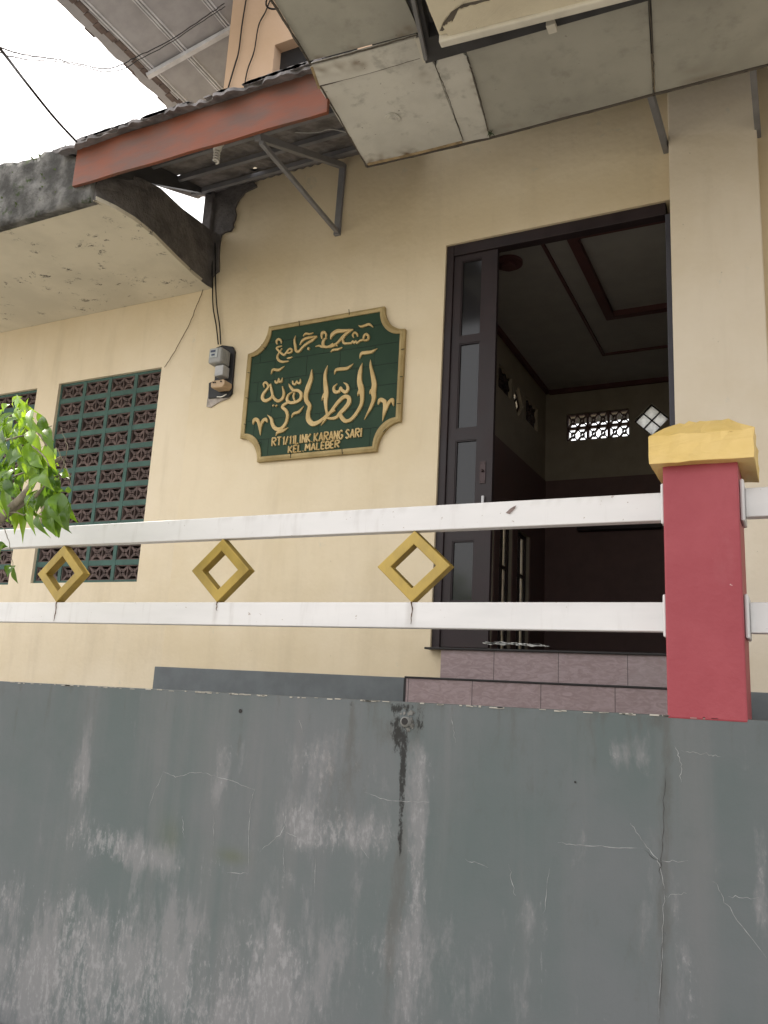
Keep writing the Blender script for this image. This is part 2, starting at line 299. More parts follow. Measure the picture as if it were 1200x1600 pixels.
# ================================================================== retaining wall (front face y = 3, fine grid carrying the wear masks)
def top_z(x): return -.047+(x+3.66)*.0065
XL, XR, ZB = -9.0, 3.0, -1.648
RY = 3.0
worn = []   # (x, y, rx, ry, strength) in photo pixels on the wall face
W_ = [(130,1190,9,60,.7),(125,1235,18,30,.5),(160,1315,55,22,.95),(230,1340,50,16,.7),(150,1300,20,20,.6),(348,1190,14,40,.7),(378,1175,8,30,.5),(335,1230,12,30,.5),(330,1350,18,22,.7),
 (505,1190,22,38,.75),(470,1180,10,22,.7),(470,1290,22,28,1.),(520,1305,60,22,.95),(590,1300,40,20,.7),(560,1230,60,60,.45),(490,1250,50,50,.35),(450,1370,14,14,.8),(480,1410,10,30,.3),
 (660,1190,12,30,.85),(655,1260,14,60,.7),(650,1400,12,90,.85),(640,1530,30,90,.7),(600,1480,30,60,.4),(700,1185,9,12,.4),(690,1390,12,25,.4),
 (10,1400,30,40,.8),(60,1440,40,60,.45),(110,1400,10,40,.6),(110,1480,30,70,.65),(150,1520,60,80,.7),(230,1560,110,60,.85),(40,1520,60,40,.75),(60,1590,90,40,.8),(200,1450,40,60,.45),(290,1480,20,60,.4),(250,1500,20,40,.5),
 (360,1490,35,60,.5),(430,1470,30,50,.8),(400,1550,50,60,.7),(450,1540,30,60,.65),(330,1580,60,40,.5),(520,1560,50,60,.45),(560,1440,40,70,.4),(300,1440,12,30,.5),(270,1420,8,30,.4),
 (962,1180,16,22,.8),(1005,1180,14,22,.65),(820,1430,14,25,.7),(850,1450,8,70,.5),(835,1540,20,60,.5),(905,1320,20,40,.3),(990,1350,40,50,.25),(1065,1400,14,40,.55),(1050,1350,8,120,.5),(1080,1560,20,50,.6),(1075,1500,14,50,.5),
 (1010,1450,14,60,.5),(1190,1360,8,60,.7),(1190,1430,10,40,.6),(1110,1330,30,30,.3),(945,1600,20,40,.4),(730,1560,30,60,.35),(760,1400,30,60,.2),(700,1450,14,20,.4),(820,1345,4,30,.4)]
G_ = [(550,1130,4,30,.9),(548,1180,5,50,.6),(627,1360,7,70,1.),(614,1430,8,70,.8),(608,1500,5,60,.6),(605,1550,8,60,.3),(530,1200,30,60,.5),(540,1260,40,40,.3),(1042,1180,6,60,.7),(1040,1280,10,90,.75),(1038,1420,8,80,.8),(1036,1560,7,90,.6),(880,1250,60,80,.25),
 (1185,1160,8,40,.4),(375,1150,3,30,.8),(700,1290,60,90,.2),(620,1140,30,25,.7),(1000,1500,20,90,.4),(905,1460,20,50,.3),(60,1150,60,30,.25),(640,1100,40,6,.5),(850,1110,200,8,.35),(1030,1125,16,10,.9),(790,1180,60,60,.25),(270,1540,20,40,.3),(140,1550,12,50,.3)]
B_ = [(632,1105,22,7,.7),(616,1130,7,20,.75),(655,1132,7,16,.72),(632,1158,9,18,.7),(622,1150,5,14,.6),(630,1190,3.5,30,.75),(629,1235,3.5,30,.85),(627,1275,3,26,.9),(629,1215,3,30,.8),(625,1310,2.5,22,.7),(375,1125,1.5,14,.5),(551,1102,4,6,.6),(614,1170,3,20,.4),(1036,1127,10,6,.6),(626,1330,3,30,.3),(1037,1460,3,10,.5)]
MO = [(362,1338,16,8,.8),(262,1300,12,20,.35),(270,1310,8,14,.35)]
random.seed(21)
for _ in range(34):
    x_ = random.uniform(0,1190); G_.append((x_, 1070+x_*.052+random.uniform(0,22), random.uniform(1.5,4.5), random.uniform(12,60), random.uniform(.3,.75)))
random.seed(7)
def mask(lst, X, Z):
    out = np.zeros_like(X)
    for (px, py, rx, ry, s) in lst:
        c = atY(px, py, RY); a = atY(px+rx, py, RY); b = atY(px, py+ry, RY)
        sx = abs(a.x-c.x)+1e-4; sz = abs(b.z-c.z)+1e-4
        out = 1-(1-out)*(1-np.minimum(s,.95)*.85*np.exp(-(((X-c.x)/sx)**2+((Z-c.z)/sz)**2)*.5))
    return out
nx, nz = 560, 230
xs = np.concatenate([np.linspace(XL, -4.0, 30)[:-1], np.linspace(-4.0, .6, nx), np.linspace(.6, XR, 16)[1:]]); zt = np.linspace(0, 1, nz)
verts = []; 
for j in range(nz):
    for x in xs: verts.append((x, RY, ZB+(top_z(x)-ZB)*zt[j]))
NX = len(xs); faces = [(j*NX+i, j*NX+i+1, (j+1)*NX+i+1, (j+1)*NX+i) for j in range(nz-1) for i in range(NX-1)]
mbw = MB(); mbw.v = [Vector(v) for v in verts]; mbw.f = faces; mbw.m = [0]*len(faces); mbw.smooth = [False]*len(faces)
nfront = len(verts)
for i in range(NX-1):      # top with slightly chipped edge handled by mortar beads below
    a, b = xs[i], xs[i+1]
    mbw.add([(a,RY,top_z(a)),(b,RY,top_z(b)),(b,RY+.25,top_z(b)),(a,RY+.25,top_z(a))], [(0,1,2,3)])
mbw.add([(XL,RY+.25,ZB),(XR,RY+.25,ZB),(XR,RY+.25,top_z(XR)),(XL,RY+.25,top_z(XL))], [(3,2,1,0)])
for x in (XL, XR): mbw.add([(x,RY,ZB),(x,RY+.25,ZB),(x,RY+.25,top_z(x)),(x,RY,top_z(x))], [(0,1,2,3)])
def ribbon(mb, pts, w, y, mi, jit=.6):
    q = []
    P3 = [atY(px, py, RY) for px, py in pts]; L = smooth_line(P3, 8)
    L = [p+Vector((random.gauss(0,.0022), 0, random.gauss(0,.0022))) for p in L]
    for i, p in enumerate(L):
        d = (L[min(i+1,len(L)-1)]-L[max(i-1,0)]).normalized(); n = Vector((-d.z, 0, d.x)); ww = w*(.35+random.random()*jit)*(1 if 1 < i < len(L)-2 else .3)
        q += [Vector((p.x, y, p.z))+n*ww, Vector((p.x, y, p.z))-n*ww]
    mb.add(q, [(2*i, 2*i+1, 2*i+3, 2*i+2) for i in range(len(L)-1)], mi)
CR_L = [[(255,1205),(275,1213),(310,1207),(345,1215),(398,1233)],[(398,1233),(390,1275),(388,1365)],[(355,1363),(388,1365)],[(448,1270),(440,1300),(405,1330)],[(447,1300),(465,1310)],[(443,1325),(445,1372)],[(335,1275),(333,1320)],
 [(572,1238),(605,1250),(670,1253)],[(493,1328),(492,1395)],[(985,1285),(1005,1315),(1030,1350),(1038,1390)],[(1038,1390),(1036,1450),(1030,1590)],[(870,1318),(930,1322),(1005,1326)],[(1030,1348),(1075,1344)],[(1040,1400),(1072,1396)],
 [(1055,1165),(1063,1190),(1064,1222)],[(1065,1174),(1100,1178),(1128,1183)],[(1115,1375),(1140,1420),(1200,1500)],[(1138,1402),(1185,1402)],[(858,1355),(850,1430)],[(728,1343),(762,1355)],[(468,1125),(474,1150)],[(705,1120),(712,1160)],[(795,1350),(805,1400)],[(255,1205),(232,1262)],[(560,1316),(577,1342)],[(285,1275),(287,1310)]]
for L in CR_L: ribbon(mbw, L, .0013, RY-.0012, 1)
for L in [[(1040,1200),(1036,1300),(1030,1380)],[(1036,1450),(1031,1600)],[(1005,1326),(1035,1352)]]: ribbon(mbw, L, .001, RY-.0020, 2)
rwo = mbw.build('retaining_wall', [m_retain, m_crack, m_crackd], recalc=False)
tag(rwo, 'tall grey green retaining wall with worn paint, streaks and fine cracks', 'wall')
VX = np.array([v.x for v in mbw.v]); VZ = np.array([v.z for v in mbw.v])
for nm, lst in (('worn', W_), ('grime', G_), ('black', B_), ('moss', MO)):
    at = rwo.data.attributes.new(nm, 'FLOAT', 'POINT'); vals = mask(lst, VX, VZ)
    if nm == 'worn': vals = np.maximum(vals, np.clip((-.75-VZ)/.8, 0, .32)*np.clip((-.9-VX)/.8, .25, 1)); vals[VX < -3.7] = .35
    vals[nfront:] *= .3; at.data.foreach_set('value', vals.astype(np.float32))
# mortar flecks along the top edge
mf = MB()
for _ in range(90):
    x = random.uniform(-3.9, -.2); l = random.uniform(.006, .035); z = top_z(x)-random.uniform(.0, .004)
    mf.bar((x, RY+.004, z), (x+l, RY+.004, z+.0002*random.random()), .014, random.uniform(.002,.006))
mf.build('mortar_edge', basic('pale_mortar', (.36,.34,.30), .95), rwo)
# drain pipe stub with broken mortar
dp = MB(); c = atY(636,1127,RY)
dp.tube([c+Vector((0,.05,0)), c+Vector((0,-.022,-.002))], .019, 16)
dpo = dp.build('drain_pipe', basic('dirty_pvc', (.20,.20,.19), .6), rwo)
dh = MB(); dh.disc(c+Vector((0,-.0225,0)), .0135, (0,-1,0), .001, 16); dh.build('pipe_mouth', m_black, dpo)
mm = MB()
for k in range(26):
    a = random.uniform(0, 6.28); rr = random.uniform(.020,.042)
    p = c+Vector((math.cos(a)*rr*.9, -.001, math.sin(a)*rr+.008)); s_ = random.uniform(.004,.010)
    n = 6; pts = [p+Vector((math.cos(6.28*i/n)*s_*random.uniform(.6,1.3), 0, math.sin(6.28*i/n)*s_*random.uniform(.6,1.3))) for i in range(n)]
    mm.prism(pts, (0,-random.uniform(.001,.003),0))
mm.build('mortar_collar', basic('broken_mortar', (.15,.147,.138), .95, .6, 30), dpo)
hh = MB(); c2 = atY(376,1111,RY); hh.disc(c2+Vector((0,-.001,0)), .009, (0,-1,0), .0015, 12); c3 = atY(899,1222,RY); hh.disc(c3+Vector((0,-.001,0)), .004, (0,-1,0), .0015, 8); hh.build('weep_hole', m_black, rwo)
# ================================================================== gate post
post = thing('gate_post', (-.28, 3.125, -.03), 'raspberry red square post with a yellow gold cap', 'post')
b = MB(); b.box(-.406, -.157, 2.997, 3.25, -.034, .85); b.build('shaft', m_red, post, .006)
cp = MB(); x0,x1,y0,y1 = -.446,-.099,2.95,3.30
n = 10
def ringc(x0,x1,y0,y1,z,j):
    pts = []
    for (a,bb) in (((x0,y0),(x1,y0)),((x1,y0),(x1,y1)),((x1,y1),(x0,y1)),((x0,y1),(x0,y0))):
        for i in range(n):
            t = i/n; x = a[0]+(bb[0]-a[0])*t; y = a[1]+(bb[1]-a[1])*t
            pts.append(Vector((x+random.gauss(0,j), y+random.gauss(0,j), z+random.gauss(0,j*1.4))))
    return pts
rings = [ringc(x0+.002,x1-.002,y0,y1,.843,.001), ringc(x0-.001,x1,y0,y1,.87,.0016), ringc(x0+.001,x1-.002,y0,y1,.91,.0016), ringc(x0,x1,y0,y1,.945,.0022), ringc(x0+.05,x1-.045,y0+.05,y1-.05,.985,.002), ringc(x0+.095,x1-.07,y0+.09,y1-.09,1.015,.002)]
vs = [p for r in rings for p in r]; m4 = 4*n
cp.add(vs, [(i*m4+k, i*m4+(k+1) % m4, (i+1)*m4+(k+1) % m4, (i+1)*m4+k) for i in range(len(rings)-1) for k in range(m4)]+[tuple(range(m4))[::-1], tuple((len(rings)-1)*m4+k for k in range(m4))])
cp.build('cap', m_cap, post, .003)
# ================================================================== railings
ZT = (.665, .770); ZL = (.262, .367); RY0, RY1 = 3.08, 3.13
DIA = [(-3.425, .516), (-2.397, .516), (-1.410, .516)]
def rail_obj(x0, x1, z0, z1, parent, tilt=0.):
    mb = MB(); n = max(2, int((x1-x0)/.02)); vs = []
    for i in range(n+1):
        x = x0+(x1-x0)*i/n
        vs += [(x,RY0,z0),(x,RY0,z0+(z1-z0)*.33),(x,RY0,z0+(z1-z0)*.66),(x,RY0,z1),(x,RY1,z1),(x,RY1,z0)]
    f = [(6*i+k, 6*i+(k+1) % 6, 6*(i+1)+(k+1) % 6, 6*(i+1)+k) for i in range(n) for k in range(6)]
    f += [(5,4,3,2,1,0), tuple(6*n+k for k in range(6))]
    mb.add(vs, f); o = mb.build('rail', m_white, parent, .004)
    at = o.data.attributes.new('rust', 'FLOAT', 'POINT'); vals = []
    for v in mb.v:
        r = 0
        if z0 < .5:
            for dx, _ in DIA:
                wd = .012; r = max(r, (.22 if abs(v.x-dx) < wd else 0)*(1 if v.z > z0+.03 else .4))
        else:
            r = .12 if v.z >= z1-.001 and random.random() < .25 else 0
        vals.append(r)
    at.data.foreach_set('value', vals); return o
def flange(x, z, side, parent):
    mb = MB(); d = .014*side
    mb.box(min(x,x+d), max(x,x+d), 3.035, 3.175, z-.075, z+.075); mb.build('flange', m_white, parent, .006)
def diamond(cx, cz, parent):
    mb = MB(); hw, hh, t = .166, .1495, .043
    o = [(cx-hw,cz),(cx,cz-hh),(cx+hw,cz),(cx,cz+hh)]; k = 1-t/ (hw*hh/math.hypot(hw,hh)); i_ = [(cx+(x-cx)*k, cz+(z-cz)*k) for x, z in o]
    ya, yb = 3.078, 3.128
    vs = [(x,y,z) for y in (ya,yb) for ring in (o,i_) for x,z in ring]; f = []
    for a in range(4):
        q = (a+1) % 4; f += [(a,q,4+q,4+a),(8+a,12+a,12+q,8+q),(a,8+a,8+q,q),(4+a,4+q,12+q,12+a)]
    mb.add(vs, f); return mb.build('diamond_ornament', m_gold, parent, .003)
rl = thing('railing', (-4, 3.1, .25), 'white two bar railing with gold diamonds, left of the red post', 'railing', 'white railing on the wall')
rail_obj(-7.5, -.420, *ZT, rl); rail_obj(-7.5, -.420, *ZL, rl)
for z in (.718, .315): flange(-.420, z, 1, rl)
for cx, cz in DIA+[(-4.45,.516),(-5.48,.516)]: diamond(cx, cz, rl)
for q_, (cx, _) in enumerate(DIA):      # dried rust runs under the diamonds
    rd = MB(); le = (.098,.04,.09)[q_]
    pts = [Vector((cx+.003+random.gauss(0,.0015), 3.0785, .367-le*i/7)) for i in range(8)]
    rd.tube(pts, [.0030,.002,.0024,.0012,.0022,.0014,.0012,.0006], 5)
    rd.build('rust_drip', basic('rust_run', (.10,.055,.03), .9, .4, 30), rl)
sc = MB(); p = atY(801,797,3.079)  # peeled scrap of tape on the upper rail
sc.add([p+Vector(q) for q in ((-.028,-.001,-.010),(-.012,-.004,-.016),(.010,-.003,.004),(.018,-.010,.016),(.006,-.006,.013),(-.010,-.002,.006))], [(0,1,2,5),(5,2,3,4)]); sc.build('paint_flake', basic('brown_flake', (.2,.15,.14), .8), rl)
rr2 = thing('railing', (1.2, 3.1, .25), 'short end of white railing right of the red post', 'railing', 'white railing on the wall')
rail_obj(-.1415, 3.0, *ZT, rr2); rail_obj(-.1415, 3.0, *ZL, rr2)
for z in (.718, .315): flange(-.156, z, 1, rr2)
for cx in (.9, 1.9): diamond(cx, .516, rr2)
# ================================================================== steps
st = thing('entrance_steps', (-1.2, 4.75, -.08), 'two tiled pinkish brown steps below the open doorway', 'steps')
b = MB(); b.box(-2.095,-.4,4.55,4.93,-.084,.090); b.build('lower_step', m_riser, st)
b = MB(); b.box(-2.104,-.395,4.542,4.92,.0905,.102); b.build('lower_tread', m_black, st, .003)
b = MB(); b.box(-2.03,-.59,4.92,4.996,.1025,.284); b.build('upper_step', m_riser, st)
b = MB(); b.box(-2.14,-.59,4.90,4.996,.2845,.298); b.build('upper_tread', m_black, st, .003)
b = MB(); b.box(-2.108,-2.0951,4.546,4.93,-.084,.0902); b.build('edge_strip', m_black, st)
cr = MB()
for k in range(46):
    t = k/45; p = atY(760+t*95, 1004+t*5+random.uniform(-1.5,1.5), 4.91); s_ = random.uniform(.006,.016)
    cr.prism([p+Vector((math.cos(a)*s_*1.5*random.uniform(.6,1.3),0,math.sin(a)*s_*.45*random.uniform(.6,1.3))) for a in (0,1,2,3,4,5)], (0,.03,0))
cr.build('crumbled_grout', basic('white_grout', (.5,.5,.48), .9), st)
# ================================================================== main building
mq = thing('mosque_building', (-1, 6, -.08), 'cream walled mosque with dark open doorway, pilaster and overhanging canopy', 'building')
DX0, DX1, DZ0, DZ1 = -2.142, -.588, .2985, 3.18
w = MB(); panel(w, 'x', -4.36, 3.0, -.085, 4.6, 5.0, 5.15, [(DX0, DX1, DZ0, DZ1)]); w.build('wall', m_wall, mq)
w = MB(); panel(w, 'x', -4.36, 3.0, 4.6, 7.6, 5.0, 5.15, [(-3.84, -3.0, 4.75, 5.465)]); w.build('upper_wall', m_peach, mq)
w = MB(); w.box(-3.84,-3.0,5.10,5.14,4.75,5.465); w.build('upper_window', m_meterdark, mq)
w = MB(); w.box(-.588,-.075,4.90,5.05,-.085,3.95); w.build('pilaster', m_pil, mq, .008)
w = MB(); w.box(-4.41,-2.02,4.985,4.9995,-.085,.103); w.box(-.6,3,4.885,4.8995,-.085,.105) ; w.build('skirting', m_skirt, mq, .004)
w = MB(); w.box(-2.30,-2.02,4.983,4.9995,.112,.25); 
w = MB(); panel(w,'y',5.15,12,-.08,7.0,-4.36,-4.22,[]); w.build('side_wall', m_wall, mq)
# mouldy cement patch where the gap at the corner was filled
cpts = [(331,298),(352,296),(380,292),(398,286),(404,292),(384,303),(372,318),(368,345),(362,362),(348,366),(344,388),(343,425),(336,430),(327,447),(322,446),(325,400),(327,350)]
w = MB(); P3 = [atY(x, y, 4.995) for x, y in cpts]; Q = []
for i, p in enumerate(P3):
    q = P3[(i+1) % len(P3)]
    for t in (0,.34,.67): Q.append(p.lerp(q, t)+Vector((random.gauss(0,.006),0,random.gauss(0,.006))))
w.prism(Q, (0,-.02,0)); w.build('cement_patch', m_cement, mq)
w = MB(); pa, pb = atY(328,300,4.99), atY(326,446,4.99); w.box(pa.x-.01, pa.x+.085, 4.94, 4.99, pb.z+.02, 4.12); w.build('corner_mortar', m_cement, mq, .01)
# --- door
fr = MB(); fy0, fy1 = 5.02, 5.10
a = DX0; fr.box(a, a+.055, fy0, fy1, DZ0, DZ1); fr.box(a+.055, DX1-.04, fy0, fy1, DZ1-.085, DZ1); fo = fr.build('door_frame', m_frame, mq, .004)
fr = MB(); fr.box(DX1-.045, DX1+.002, 5.02, 5.10, DZ0, DZ1-.086); fr.build('door_jamb', m_jamb, mq, .003)
lf0 = a+.058; lx1 = atY(766,900,5.05).x; 
py = 5.045
def px2(x, y): q = atY(x, y, py); return q.x, q.z
panes = [(720,410,752,522),(712,539,747.5,668),(706,690,742,789),(699,846,738,940)]
holes = []
pxl = atY(716,600,py).x; pxr = atY(749,600,py).x
for (xa, ya, xb, yb) in panes:
    holes.append((pxl, pxr, atY(xb, yb, py).z, atY(xa, ya, py).z))
holes.append((pxl, pxr, .42, holes[-1][2]-.09))
lw = MB(); panel(lw, 'x', lf0, lx1, DZ0+.012, DZ1-.088, 5.035, 5.075, holes); leaf = lw.build('door_leaf', m_frame, mq)
for h in holes:
    gl = MB(); gl.box(h[0]+.001, h[1]-.001, 5.052, 5.057, h[2]+.001, h[3]-.001); gl.build('pane', m_glass, leaf)
    bd = MB(); 
    for (xa,xb,za,zb) in ((h[0],h[1],h[2],h[2]+.008),(h[0],h[1],h[3]-.008,h[3]),(h[0],h[0]+.008,h[2]+.008,h[3]-.008),(h[1]-.008,h[1],h[2]+.008,h[3]-.008)): bd.box(xa,xb,5.040,5.051,za,zb)
    bd.build('bead', m_frame, leaf)
q = atY(754,738,5.03); lk = MB(); lk.box(q.x-.02,q.x+.02,5.029,5.035,q.z-.075,q.z+.075); lk.tube([(q.x,5.03,q.z+.01),(q.x,5.015,q.z+.01)], .009, 12)
for dz in (-.062,.062):
    for dx in (-.013,.013): lk.tube([(q.x+dx,5.03,q.z+dz),(q.x+dx,5.026,q.z+dz)], .003, 8)
lk.build('lock_plate', basic('dark_lock_metal', (.05,.035,.035), .4, metal=.5), leaf)
q = atY(755,782,5.03); lk = MB(); lk.bar((q.x,5.02,q.z-.03),(q.x,5.02,q.z+.03),.018,.012,up=(0,1,0)); lk.build('handle', m_channel, leaf, .003)
# --- prayer room behind the doorway
K = 2.4/2.3; CZ = 3.39; BY = 8.61; LX = -2.4; FZ = .297; ZS = 2.35
rm = MB(); rm.box(LX-.1, 1.8, 5.151, BY+.15, FZ-.2, FZ-.001); rm.build('room_floor', m_tilefloor, mq)
rm = MB(); rm.box(LX-.1, 1.8, 5.151, BY+.15, CZ, CZ+.12); co = rm.build('room_ceiling', m_ceil, mq)
vh = (-2.167, -1.493, 2.79, 3.10); dmc = (-1.268, 2.95); dh_ = .175
bw = MB(); panel(bw, 'x', LX-.1, 1.8, FZ, CZ, BY, BY+.15, [vh, (dmc[0]-.178, dmc[0]+.178, dmc[1]-.178, dmc[1]+.178)]); bwo = bw.build('room_back_wall', [m_roomhi], mq)
bl = MB(); bl.box(LX+.001, 1.699, BY-.012, BY-.001, FZ, ZS); bl.build('back_wainscot', m_roomlo, mq)
lh1 = (6.97,7.38,2.855,3.085); lh2 = (7.86,8.29,2.82,3.075); ldm = (7.60,2.92); wins = [(6.55,6.95,.40,1.62),(7.08,7.48,.40,1.62),(7.62,8.05,.40,1.62)]
wl_ = MB(); panel(wl_, 'y', 5.151, BY, FZ, CZ, LX-.1, LX, [lh1, lh2, (ldm[0]-.17,ldm[0]+.17,ldm[1]-.15,ldm[1]+.15)]+wins); wl_.build('room_left_wall', m_roomhi, mq)
bl = MB(); panel(bl, 'y', 5.16, BY-.013, FZ, ZS, LX+.001, LX+.012, wins); bl.build('left_wainscot', m_roomlo, mq)
bl = MB(); panel(bl, 'y', 5.151, BY, FZ, CZ, 1.7, 1.8, []); bl.build('room_right_wall', m_roomhi, mq)
def corner_fill(cu, cz, r, axis, t0, t1, parent):   # masonry corners round the diamond shaped opening
    mb = MB()
    for sx in (-1,1):
        for sz in (-1,1):
            tri = [(cu+sx*.003,cz+sz*(r+.002)),(cu+sx*(r+.002),cz+sz*(r+.002)),(cu+sx*(r+.002),cz+sz*.003)]
            P_ = [(u,t0,z) if axis == 'x' else (t0,u,z) for u, z in tri]; mb.prism(P_, (0,t1-t0,0) if axis == 'x' else (t1-t0,0,0))
    return mb.build('opening_corner', m_roomhi, parent)
corner_fill(*dmc, .176, 'x', BY+.001, BY+.149, mq); corner_fill(ldm[0], ldm[1], .16, 'y', LX-.099, LX-.001, mq)
def glass_diamond(cu, cz, r, axis, t, parent):
    fr = MB(); gp = MB(); g = .009
    def P_(u, z, tt): return (u,tt,z) if axis == 'x' else (tt,u,z)
    for (du,dz) in ((0,.5),(0,-.5),(.5,0),(-.5,0)):
        cx_, cz_ = cu+du*r, cz+dz*r; h = r*.5-g
        gp.prism([P_(cx_+a_*h, cz_+b_*h, t) for a_, b_ in ((0,1),(1,0),(0,-1),(-1,0))], (0,.03,0) if axis == 'x' else (-.03,0,0))
    for s1 in ((-1,0,0,1),(0,1,1,0),(1,0,0,-1),(0,-1,-1,0),(-.5,.5,.5,-.5),(-.5,-.5,.5,.5)):
        up_ = (0,1,0) if axis == 'x' else (1,0,0)
        fr.bar(P_(cu+s1[0]*r, cz+s1[1]*r, t+.0), P_(cu+s1[2]*r, cz+s1[3]*r, t+.0), .012, .03, up=up_)
    o = fr.build('glass_block_frame', m_frame, parent); gp.build('glass_block', m_gblock, o)
glass_diamond(*dmc, .172, 'x', BY+.05, mq); glass_diamond(ldm[0], ldm[1], .15, 'y', LX-.05, mq)
def lattice(mb, u0, u1, z0, z1, nc, nr, P_, t, th=.05, w=.011):
    up_ = Vector(P_(0,0,1))-Vector(P_(0,0,0))
    du, dz = (u1-u0)/nc, (z1-z0)/nr
    for i in range(nc):
        for j in range(nr):
            a, b_, c_, d_ = u0+i*du, u0+(i+1)*du, z0+j*dz, z0+(j+1)*dz; mu, mz = (a+b_)/2, (c_+d_)/2
            for (p, q) in (((a,c_),(mu-du*.16,mz-dz*.16)),((b_,c_),(mu+du*.16,mz-dz*.16)),((a,d_),(mu-du*.16,mz+dz*.16)),((b_,d_),(mu+du*.16,mz+dz*.16)),
                           ((mu-du*.2,mz),(mu,mz+dz*.25)),((mu,mz+dz*.25),(mu+du*.2,mz)),((mu+du*.2,mz),(mu,mz-dz*.25)),((mu,mz-dz*.25),(mu-du*.2,mz))):
                mb.bar(P_(p[0],p[1],t), P_(q[0],q[1],t), w, th, up=up_)
PX = lambda u, z, t: (u, t, z)
PY = lambda u, z, t: (t, u, z)
vf = MB(); uu = [vh[0]+(vh[1]-vh[0])*k/3 for k in range(4)]; zz = [vh[2], (vh[2]+vh[3])/2, vh[3]]
for u in uu: vf.box(u-.012, u+.012, BY+.03, BY+.09, vh[2], vh[3])
for z in zz: vf.box(vh[0], vh[1], BY+.032, BY+.088, z-.012, z+.012)
vo = vf.build('vent_block', m_roomlo, mq); lt = MB()
for i in range(3):
    for j in range(2): lattice(lt, uu[i]+.012, uu[i+1]-.012, zz[j]+.012, zz[j+1]-.012, 2, 1, PX, BY+.06, .04, .014)
lt.build('lattice', m_roomlo, vo)
for h in (lh1, lh2):
    lt = MB(); lattice(lt, h[0], h[1], h[2], h[3], 3, 2, PY, LX-.05, .05, .02); lt.build('side_vent', m_frame, mq)
for h in wins:
    fw = MB(); cc_ = (h[0]+h[1])/2
    for u in (h[0]+.02, cc_, h[1]-.02): fw.box(LX-.07, LX-.03, u-.02, u+.02, h[2], h[3])
    for z in (h[2]+.02, .8, 1.2, h[3]-.02): fw.box(LX-.068, LX-.032, h[0], h[1], z-.016, z+.016)
    wo = fw.build('room_window', m_frame, mq); gp = MB(); gp.box(LX-.052, LX-.048, h[0]+.001, h[1]-.001, h[2]+.001, h[3]-.001); gp.build('window_glass', m_clear, wo)
ml = MB()
def frame_rect(mb, x0, x1, y0, y1, z, w, h):
    mb.box(x0, x0+w, y0, y1, z-h, z); mb.box(x1-w, x1, y0, y1, z-h, z); mb.box(x0+w, x1-w, y1-w, y1, z-h, z); mb.box(x0+w, x1-w, y0, y0+w, z-h, z)
frame_rect(ml, -1.60, 1.2, 5.3, 7.78, CZ-.0005, .025, .02); frame_rect(ml, -1.39, 1.0, 5.45, 6.94, CZ-.0005, .075, .05)
ml.box(LX+.013, LX+.05, 5.16, BY-.05, CZ-.05, CZ-.001); ml.box(LX+.05, 1.69, BY-.05, BY-.013, CZ-.05, CZ-.001)
ml.build('ceiling_moulding', m_mould, mq)
ro = MB(); q = atZ(795,408,CZ); ro.disc((q.x,q.y,CZ-.001), .11, (0,0,-1), .03, 32); ro.disc((q.x,q.y,CZ-.031), .06, (0,0,-1), .03, 24); ro.build('ceiling_rosette', m_mould, mq, .006)
sh = MB(); sh.box(-2.02,-1.18,BY-.13,BY-.012,1.765,1.80); sh.build('wall_shelf', m_frame, mq)
ev = MB(); ev.box(LX-.3, -1.455, BY+.16, BY+1.05, CZ-.05, CZ); ev.box(-1.455, 2, BY+.16, BY+.3, CZ-.05, CZ); ev.build('vent_shade_plate', m_underroof, mq)  # plate added outside to darken the upper vent row, cut back behind the diamond
# ================================================================== lean-to roof on the left part of the wall
lt_ = thing('lean_to_roof', (-3.4, 4.3, 3.3), 'small lean-to roof with faded orange fascia board under the upper eave', 'roof')
def rz(y): return 3.625+.365*(y-3.6)
fa = MB(); xl, xr = -4.375, -2.325
n = 24; vs = []
for i in range(n+1):
    x = xl+(xr-xl)*i/n; sag = .006*math.sin(i*.9)
    for (yy, zz_) in ((3.575,3.325-.02*i/n),(3.575,3.615),(3.60,3.615),(3.60,3.325-.02*i/n)): vs.append((x, yy+sag*.5, zz_))
fa.add(vs, [(4*i+k,4*i+(k+1) % 4,4*(i+1)+(k+1) % 4,4*(i+1)+k) for i in range(n) for k in range(4)]+[(3,2,1,0),tuple(4*n+k for k in range(4))]); fa.build('fascia_board', m_orange, lt_, .002)
rf = MB(); nx2 = 150; ny2 = 48; vs = []
x_l, x_r = -4.53, -2.33
for s_ in (0, 1):
    for j in range(ny2+1):
        for i in range(nx2+1):
            x = x_l+(x_r-x_l)*i/nx2; yy0 = 3.50+.012*math.sin(i*.7)+.015*math.sin(i*.23)+(.012 if (i//12) % 2 else 0)
            y = yy0+(4.998-yy0)*j/ny2; z = rz(y)+.007*math.sin(x*2*math.pi/.076)*(.6+.4*math.sin(x*5))+.022*s_+.008*math.sin(x*3.1)
            vs.append((x, y, z))
st_ = (nx2+1)*(ny2+1); fs = []
for j in range(ny2):
    for i in range(nx2):
        a = j*(nx2+1)+i; fs.append((a, a+nx2+1, a+nx2+2, a+1)); fs.append((st_+a, st_+a+1, st_+a+nx2+2, st_+a+nx2+1))
for i in range(nx2): fs.append((i, i+1, st_+i+1, st_+i))
for j in range(ny2): a = j*(nx2+1); fs.append((a, st_+a, st_+a+nx2+1, a+nx2+1)); a += nx2; fs.append((a, a+nx2+1, st_+a+nx2+1, st_+a))
